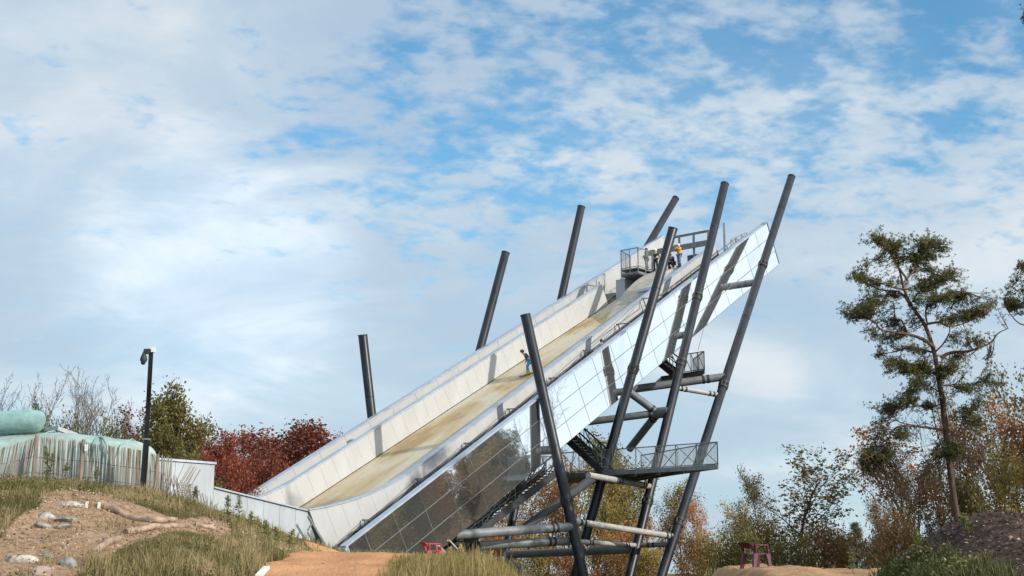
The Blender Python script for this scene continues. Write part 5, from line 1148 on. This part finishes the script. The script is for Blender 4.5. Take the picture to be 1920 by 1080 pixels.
lb2 = [([(1990, 640), (1950, 612), (1915, 608), (1895, 590), (1884, 572)], .05, .012, 0), ([(1988, 540), (1960, 520), (1930, 500), (1908, 492)], .05, .012, .2), ([(1982, 150), (1955, 90), (1932, 50), (1919, 32)], .05, .012, 0), ([(1988, 500), (2040, 470), (2080, 440)], .05, .02, .5), ([(1982, 250), (2040, 180), (2100, 150)], .05, .02, -.5), ([(1985, 330), (1960, 270), (1945, 250)], .05, .02, .8)]
pd2 = [(1916, 500, 9, 8), (1925, 500, 10, 8), (1898, 543, 14, 11), (1912, 548, 12, 10), (1907, 570, 18, 10), (1892, 562, 9, 8), (1935, 560, 20, 16), (1960, 520, 25, 15), (1920, 30, 4, 8), (1940, 40, 14, 14), (1975, -20, 30, 30), (1980, 80, 30, 20), (2040, 150, 40, 20), (2060, 440, 40, 20), (2000, 300, 25, 20), (1950, 250, 12, 14), (2030, 20, 40, 25)]
pine('pine_tree', 'pine at the right frame edge of which only a few branch tips show', 58, tr2, lb2, pd2, 9, .24, .05)

# ------------------------------------------------------------------ grass, weeds, chips
def blades(name, P, hh, ww, m, rnd, label, lean=.35, seed=1, cat='grass'):
    rg = np.random.default_rng(seed); n = len(P); a = rg.random(n) * 6.283; d = np.stack([np.cos(a), np.sin(a), np.zeros(n)], 1); l = rg.random((n, 1)) * lean
    sd_ = np.stack([-np.sin(a), np.cos(a), np.zeros(n)], 1); ax = rg.random(n) * 6.283; sd_ = np.stack([np.cos(ax), np.sin(ax), np.zeros(n)], 1)
    h = hh[:, None]; w = ww[:, None] if np.ndim(ww) else ww
    up_ = np.array([0, 0, 1.]); mid = P + up_ * h * .55 + d * h * l * .35; tip = P + up_ * h * (1 - .25 * l) + d * h * l
    VS = np.stack([P - sd_ * w, P + sd_ * w, mid + sd_ * w * .7, mid - sd_ * w * .7, tip + sd_ * w * .1, tip - sd_ * w * .1], 1).reshape(-1, 3)
    i = np.arange(n)[:, None] * 6; F = np.concatenate([i + np.array([[0, 1, 2, 3]]), i + np.array([[3, 2, 4, 5]])])
    me = npmesh(name, VS, F, LM[m], np.repeat(rnd, 6)); return tag(link(bpy.data.objects.new(name, me)), label, cat, kind='stuff')
def scatter(n, x0, x1, y0, y1, rg): x = rg.uniform(x0, x1, n); y = rg.uniform(y0, y1, n); return x, y
rg = np.random.default_rng(99)
# meadow grass on the left mound
x, y = scatter(150000, -19, -4.8, 23, 40.5, rg); path_l = -5.75 + .25 * np.sin(y * 2.1)
dm = dirtmask(x, y); tuft = fbm(x * 1.3, y * 1.3, 3)
keep = (x < path_l - .05 * rg.random(len(x))) & (~dm | (rg.random(len(x)) < .20 * (tuft > .09))) & (tuft + rg.random(len(x)) * .5 > .02)
x, y, tuft = x[keep], y[keep], tuft[keep]; z = hgt(x, y)
fluff = sst((fbm(x * .5 + 8, y * .5, 3) + .12) * 4) * sst((x + 13.5) / 4.0)
hh = (.06 + .16 * rg.random(len(x)) ** 1.5 + .16 * fluff + .10 * np.clip(tuft, 0, 1)) * 1.05
patch = fbm(x * .9 + 31, y * .9, 4); rnd = np.clip(.20 + .42 * rg.random(len(x)) + 1.2 * patch + .55 * fluff * rg.random(len(x)) + .25 * (rg.random(len(x)) < .18) + tuft * .35, 0, 1)
hh = hh * .82 * (.55 + .9 * rg.random(len(x)) ** 2) * np.clip(1 + 2.2 * fbm(x * .7, y * .7 + 50, 3), .45, 1.9)
blades('mound_grass', np.stack([x, y, z - .02], 1), hh, .0085, 'grass', rnd, 'rough green and straw-coloured grass covering the left mound', .7, 2)
# dry golden clump beside the path
x, y = scatter(26000, -2.9, .6, 27.5, 34.5, rg); den = np.exp(-((x + 1.15) / 1.55) ** 4) * np.exp(-((y - 31.2) / 3.0) ** 4); k = rg.random(len(x)) < den; x, y = x[k], y[k]; z = hgt(x, y)
top_t = np.interp(x, [-2.9, -2.4, -2.0, -1.5, -.8, -.2, .3, .6], [1.7, 1.85, 1.92, 2.0, 2.13, 1.85, 1.6, 1.4]); hh = np.clip((top_t - z), .2, 1.2) * (.35 + .85 * rg.random(len(x)) ** 1.6) * np.clip(1 + 1.2 * fbm(x * 2.2, y * 2.2, 3), .6, 1.4)
blades('dry_grass_clump', np.stack([x, y, z - .02], 1), hh, .011, 'straw', np.clip(.15 + .75 * rg.random(len(x)) + fbm(x * 2, y * 2, 2) * .5, 0, 1), 'golden dry grass clump right of the sand path', .35, 3)
# weeds on the bank by the mulch heap
x, y = scatter(30000, 5.6, 8.6, 20, 29, rg); px_ = 960 + FPX * x / (y * .98); edge = np.interp(y, [20, 24.5, 29], [7.6, 7.25, 7.4]) + .5 * fbm(x * 2, y * 2, 3)
k = (x < edge) & (x > 5.9 + .3 * fbm(y * 2, x, 2)); x, y = x[k], y[k]; z = hgt(x, y)
hh = (.06 + .30 * rg.random(len(x)) ** 1.8) * (1 + .9 * np.clip(fbm(x * 1.7, y * 1.7, 3) * 3, -.5, 1))
blades('bank_weeds', np.stack([x, y, z - .02], 1), hh, .010, 'weed', np.clip(.1 + .7 * rg.random(len(x)) + fbm(x * 1.4, y * 1.4, 3) * .8, 0, 1), 'green weeds growing on the bank beside the mulch heap', .9, 4, 'weeds')
# thin fringe on the dirt crest and the far flats
x, y = scatter(22000, -20, 30, 38, 62, rg); k = ~((x > -6.2) & (x < -2.2) & (y < 48)) & ~((x > 5.4) & (x < 10.4) & (y < 42)); x, y = x[k], y[k]
blades('field_grass', np.stack([x, y, hgt(x, y) - .02], 1), .12 + .25 * rg.random(len(x)), .012, 'grass', np.clip(.2 + .6 * rg.random(len(x)), 0, 1), 'grass between the mound and the ramp', .7, 5)
# broad leaves and dead litter among the grass
x, y = scatter(9000, -18, -5.9, 24, 39, rg); k = ~dirtmask(x, y) | (rg.random(len(x)) < .35); x, y = x[k], y[k]; n = len(x)
v, f, r = leaves_np(np.stack([x, y, hgt(x, y) + .02 + .16 * rg.random(n)], 1), .075, rg, .35, .5); tag(link(bpy.data.objects.new('meadow_litter', npmesh('meadow_litter', v, f, LM['grass'], np.clip(r * .9 + fbm(np.repeat(x, 4) * .9, np.repeat(y, 4) * .9, 3), 0, 1)))), 'small broad leaves and dead litter in the mound grass', 'leaves', kind='stuff')
x, y = scatter(4500, 6.1, 7.6, 21, 28, rg); n = len(x); k = x < 7.3 + .4 * fbm(x * 2, y * 2, 2); x, y = x[k], y[k]; n = len(x)
v, f, r = leaves_np(np.stack([x, y, hgt(x, y) + .03 + .20 * rg.random(n) ** 1.5], 1), .07, rg, .3, .45); tag(link(bpy.data.objects.new('bank_foliage', npmesh('bank_foliage', v, f, LM['weed'], np.clip(r + fbm(np.repeat(x, 4) * 1.5, np.repeat(y, 4) * 1.5, 3) * 1.2, 0, 1)))), 'leafy undergrowth on the bank beside the mulch heap', 'undergrowth', kind='stuff')
# mulch chips
x, y = scatter(16000, 6.8, 14, 14, 27, rg); k = x > 6.95 + .05 * np.abs(y - 24.5) + .3 * rg.random(len(x)); x, y = x[k], y[k]; n = len(x)
v, f, r = leaves_np(np.stack([x, y, hgt(x, y) + .055], 1), .075, rg, .75, .45); tag(link(bpy.data.objects.new('mulch_chips', npmesh('mulch_chips', v, f, LM['chips'], r))), 'loose wood chips scattered over the mulch heap', 'chips', kind='stuff')
# pebbles and clods on the bare earth and path
x, y = scatter(9000, -16, -2.8, 24, 38, rg); k = (dirtmask(x, y) & (rg.random(len(x)) < .8)) | ((x > -5.6) & (rg.random(len(x)) < .06)); x, y = x[k], y[k]
v, f, r = leaves_np(np.stack([x, y, hgt(x, y) + .03], 1), .055, rg, .5, .8); tag(link(bpy.data.objects.new('pebbles', npmesh('pebbles', v, f, 'rock_p'))), 'small stones strewn on the bare earth and path', 'stones', kind='stuff')
# white daisies at the foot of the mound
g = ground_hit(515, 1034); n = 150; x = g[0] + rg.normal(size=n) * .35; y = g[1] + rg.normal(size=n) * .5
v, f, r = leaves_np(np.stack([x, y, hgt(x, y) + .10 + .1 * rg.random(n)], 1), .032, rg, .3, 1.0); tag(link(bpy.data.objects.new('daisies', npmesh('daisies', v, f, LM['flower'], r))), 'patch of small white flowers at the foot of the mound', 'flowers', kind='stuff')

# tall weeds one by one
def weed(px, py, hpx, m, label, seed, plume=True, d=None):
    rg = np.random.default_rng(seed); g = ground_hit(px, py) if d is None else at(px, py, d); dep = proj(g)[2]; h = hpx * dep / FPX
    o = root('tall_weed', g, label, 'plant', 'tall weeds on the banks'); ln = rg.normal(size=2) * .10
    P = np.array([g + np.array([ln[0] * h * t * t, ln[1] * h * t * t, h * t]) for t in np.linspace(0, 1, 7)]); v, f = tubes_np([(P, np.linspace(.010, .004, 7))], 4); link(bpy.data.objects.new('stem', npmesh('stem', v, f, LM[m], np.full(len(v), .35))), o)
    n = int(46 * h + 20); t = rg.uniform(.12, .85, n); Q = np.array([np.interp(t, np.linspace(0, 1, 7), P[:, k]) for k in range(3)]).T; v, f, r = leaves_np(Q, .13, rg, .2, .22); tag(link(bpy.data.objects.new('leaves', npmesh('leaves', v, f, LM[m], r * .7)), o), kind='stuff')
    if plume:
        n = int(150 * h + 60); t = rg.uniform(.62, 1.0, n); Q = np.array([np.interp(t, np.linspace(0, 1, 7), P[:, k]) for k in range(3)]).T + rg.normal(size=(n, 3)) * np.array([.045, .045, .02]) * ((1.15 - t)[:, None] * 2.2); v, f, r = leaves_np(Q, .045, rg, .0, .5); tag(link(bpy.data.objects.new('plume', npmesh('plume', v, f, LM['straw' if m == 'straw' else m], np.clip(r * .4 + .45, 0, 1))), o), kind='stuff')
for i, (px, py, hp_, m, lab) in enumerate([(427, 985, 55, 'weed', 'tallest drooping weed against the grey kicker wall'), (446, 990, 60, 'weed', 'second tall weed right of the drooping one against the kicker wall'), (470, 998, 38, 'weed', 'bent weed leaning right against the kicker wall'), (500, 1025, 48, 'weed', 'upright yellow-green weed below the kicker wall middle'), (520, 1030, 42, 'weed', 'slim weed just right of the upright yellow-green one'),
        (542, 1033, 40, 'weed', 'rightmost weed at the foot of the kicker wall'), (485, 1015, 46, 'straw', 'dry brown weed stalk below the kicker wall'), (365, 955, 42, 'weed', 'weed among the leaning stakes'), (350, 945, 36, 'straw', 'dry weed left of the leaning stakes weed'), (88, 905, 72, 'weed', 'tall bushy weed before the thick fence post'), (93, 905, 58, 'weed', 'companion weed close right of the tall bushy one'),
        (122, 903, 42, 'weed', 'low weed before the fence between its two left posts'), (180, 905, 38, 'weed', 'weed before the fence right of the tagged post'), (1600, 1078, 48, 'weed', 'lone weed at the right end of the dirt crest'), (1722, 1055, 60, 'weed', 'tall green weed on the bank left of the mulch'), (1735, 1068, 55, 'weed', 'yellow-green weed lower on the bank by the mulch'), (1818, 1010, 45, 'weed', 'weed at the upper edge of the mulch heap'),
        (868, 1075, 52, 'straw', 'pale plumed stalk in the golden grass below the red chair'), (842, 1074, 46, 'straw', 'plumed stalk left of the red chair legs'), (890, 1076, 50, 'straw', 'plumed stalk right of the red chair in the golden grass'), (915, 1076, 42, 'straw', 'rightmost plumed stalk of the golden grass clump')]):
    weed(px, py, hp_, m, lab, 300 + i)

scene.render.engine = 'CYCLES'
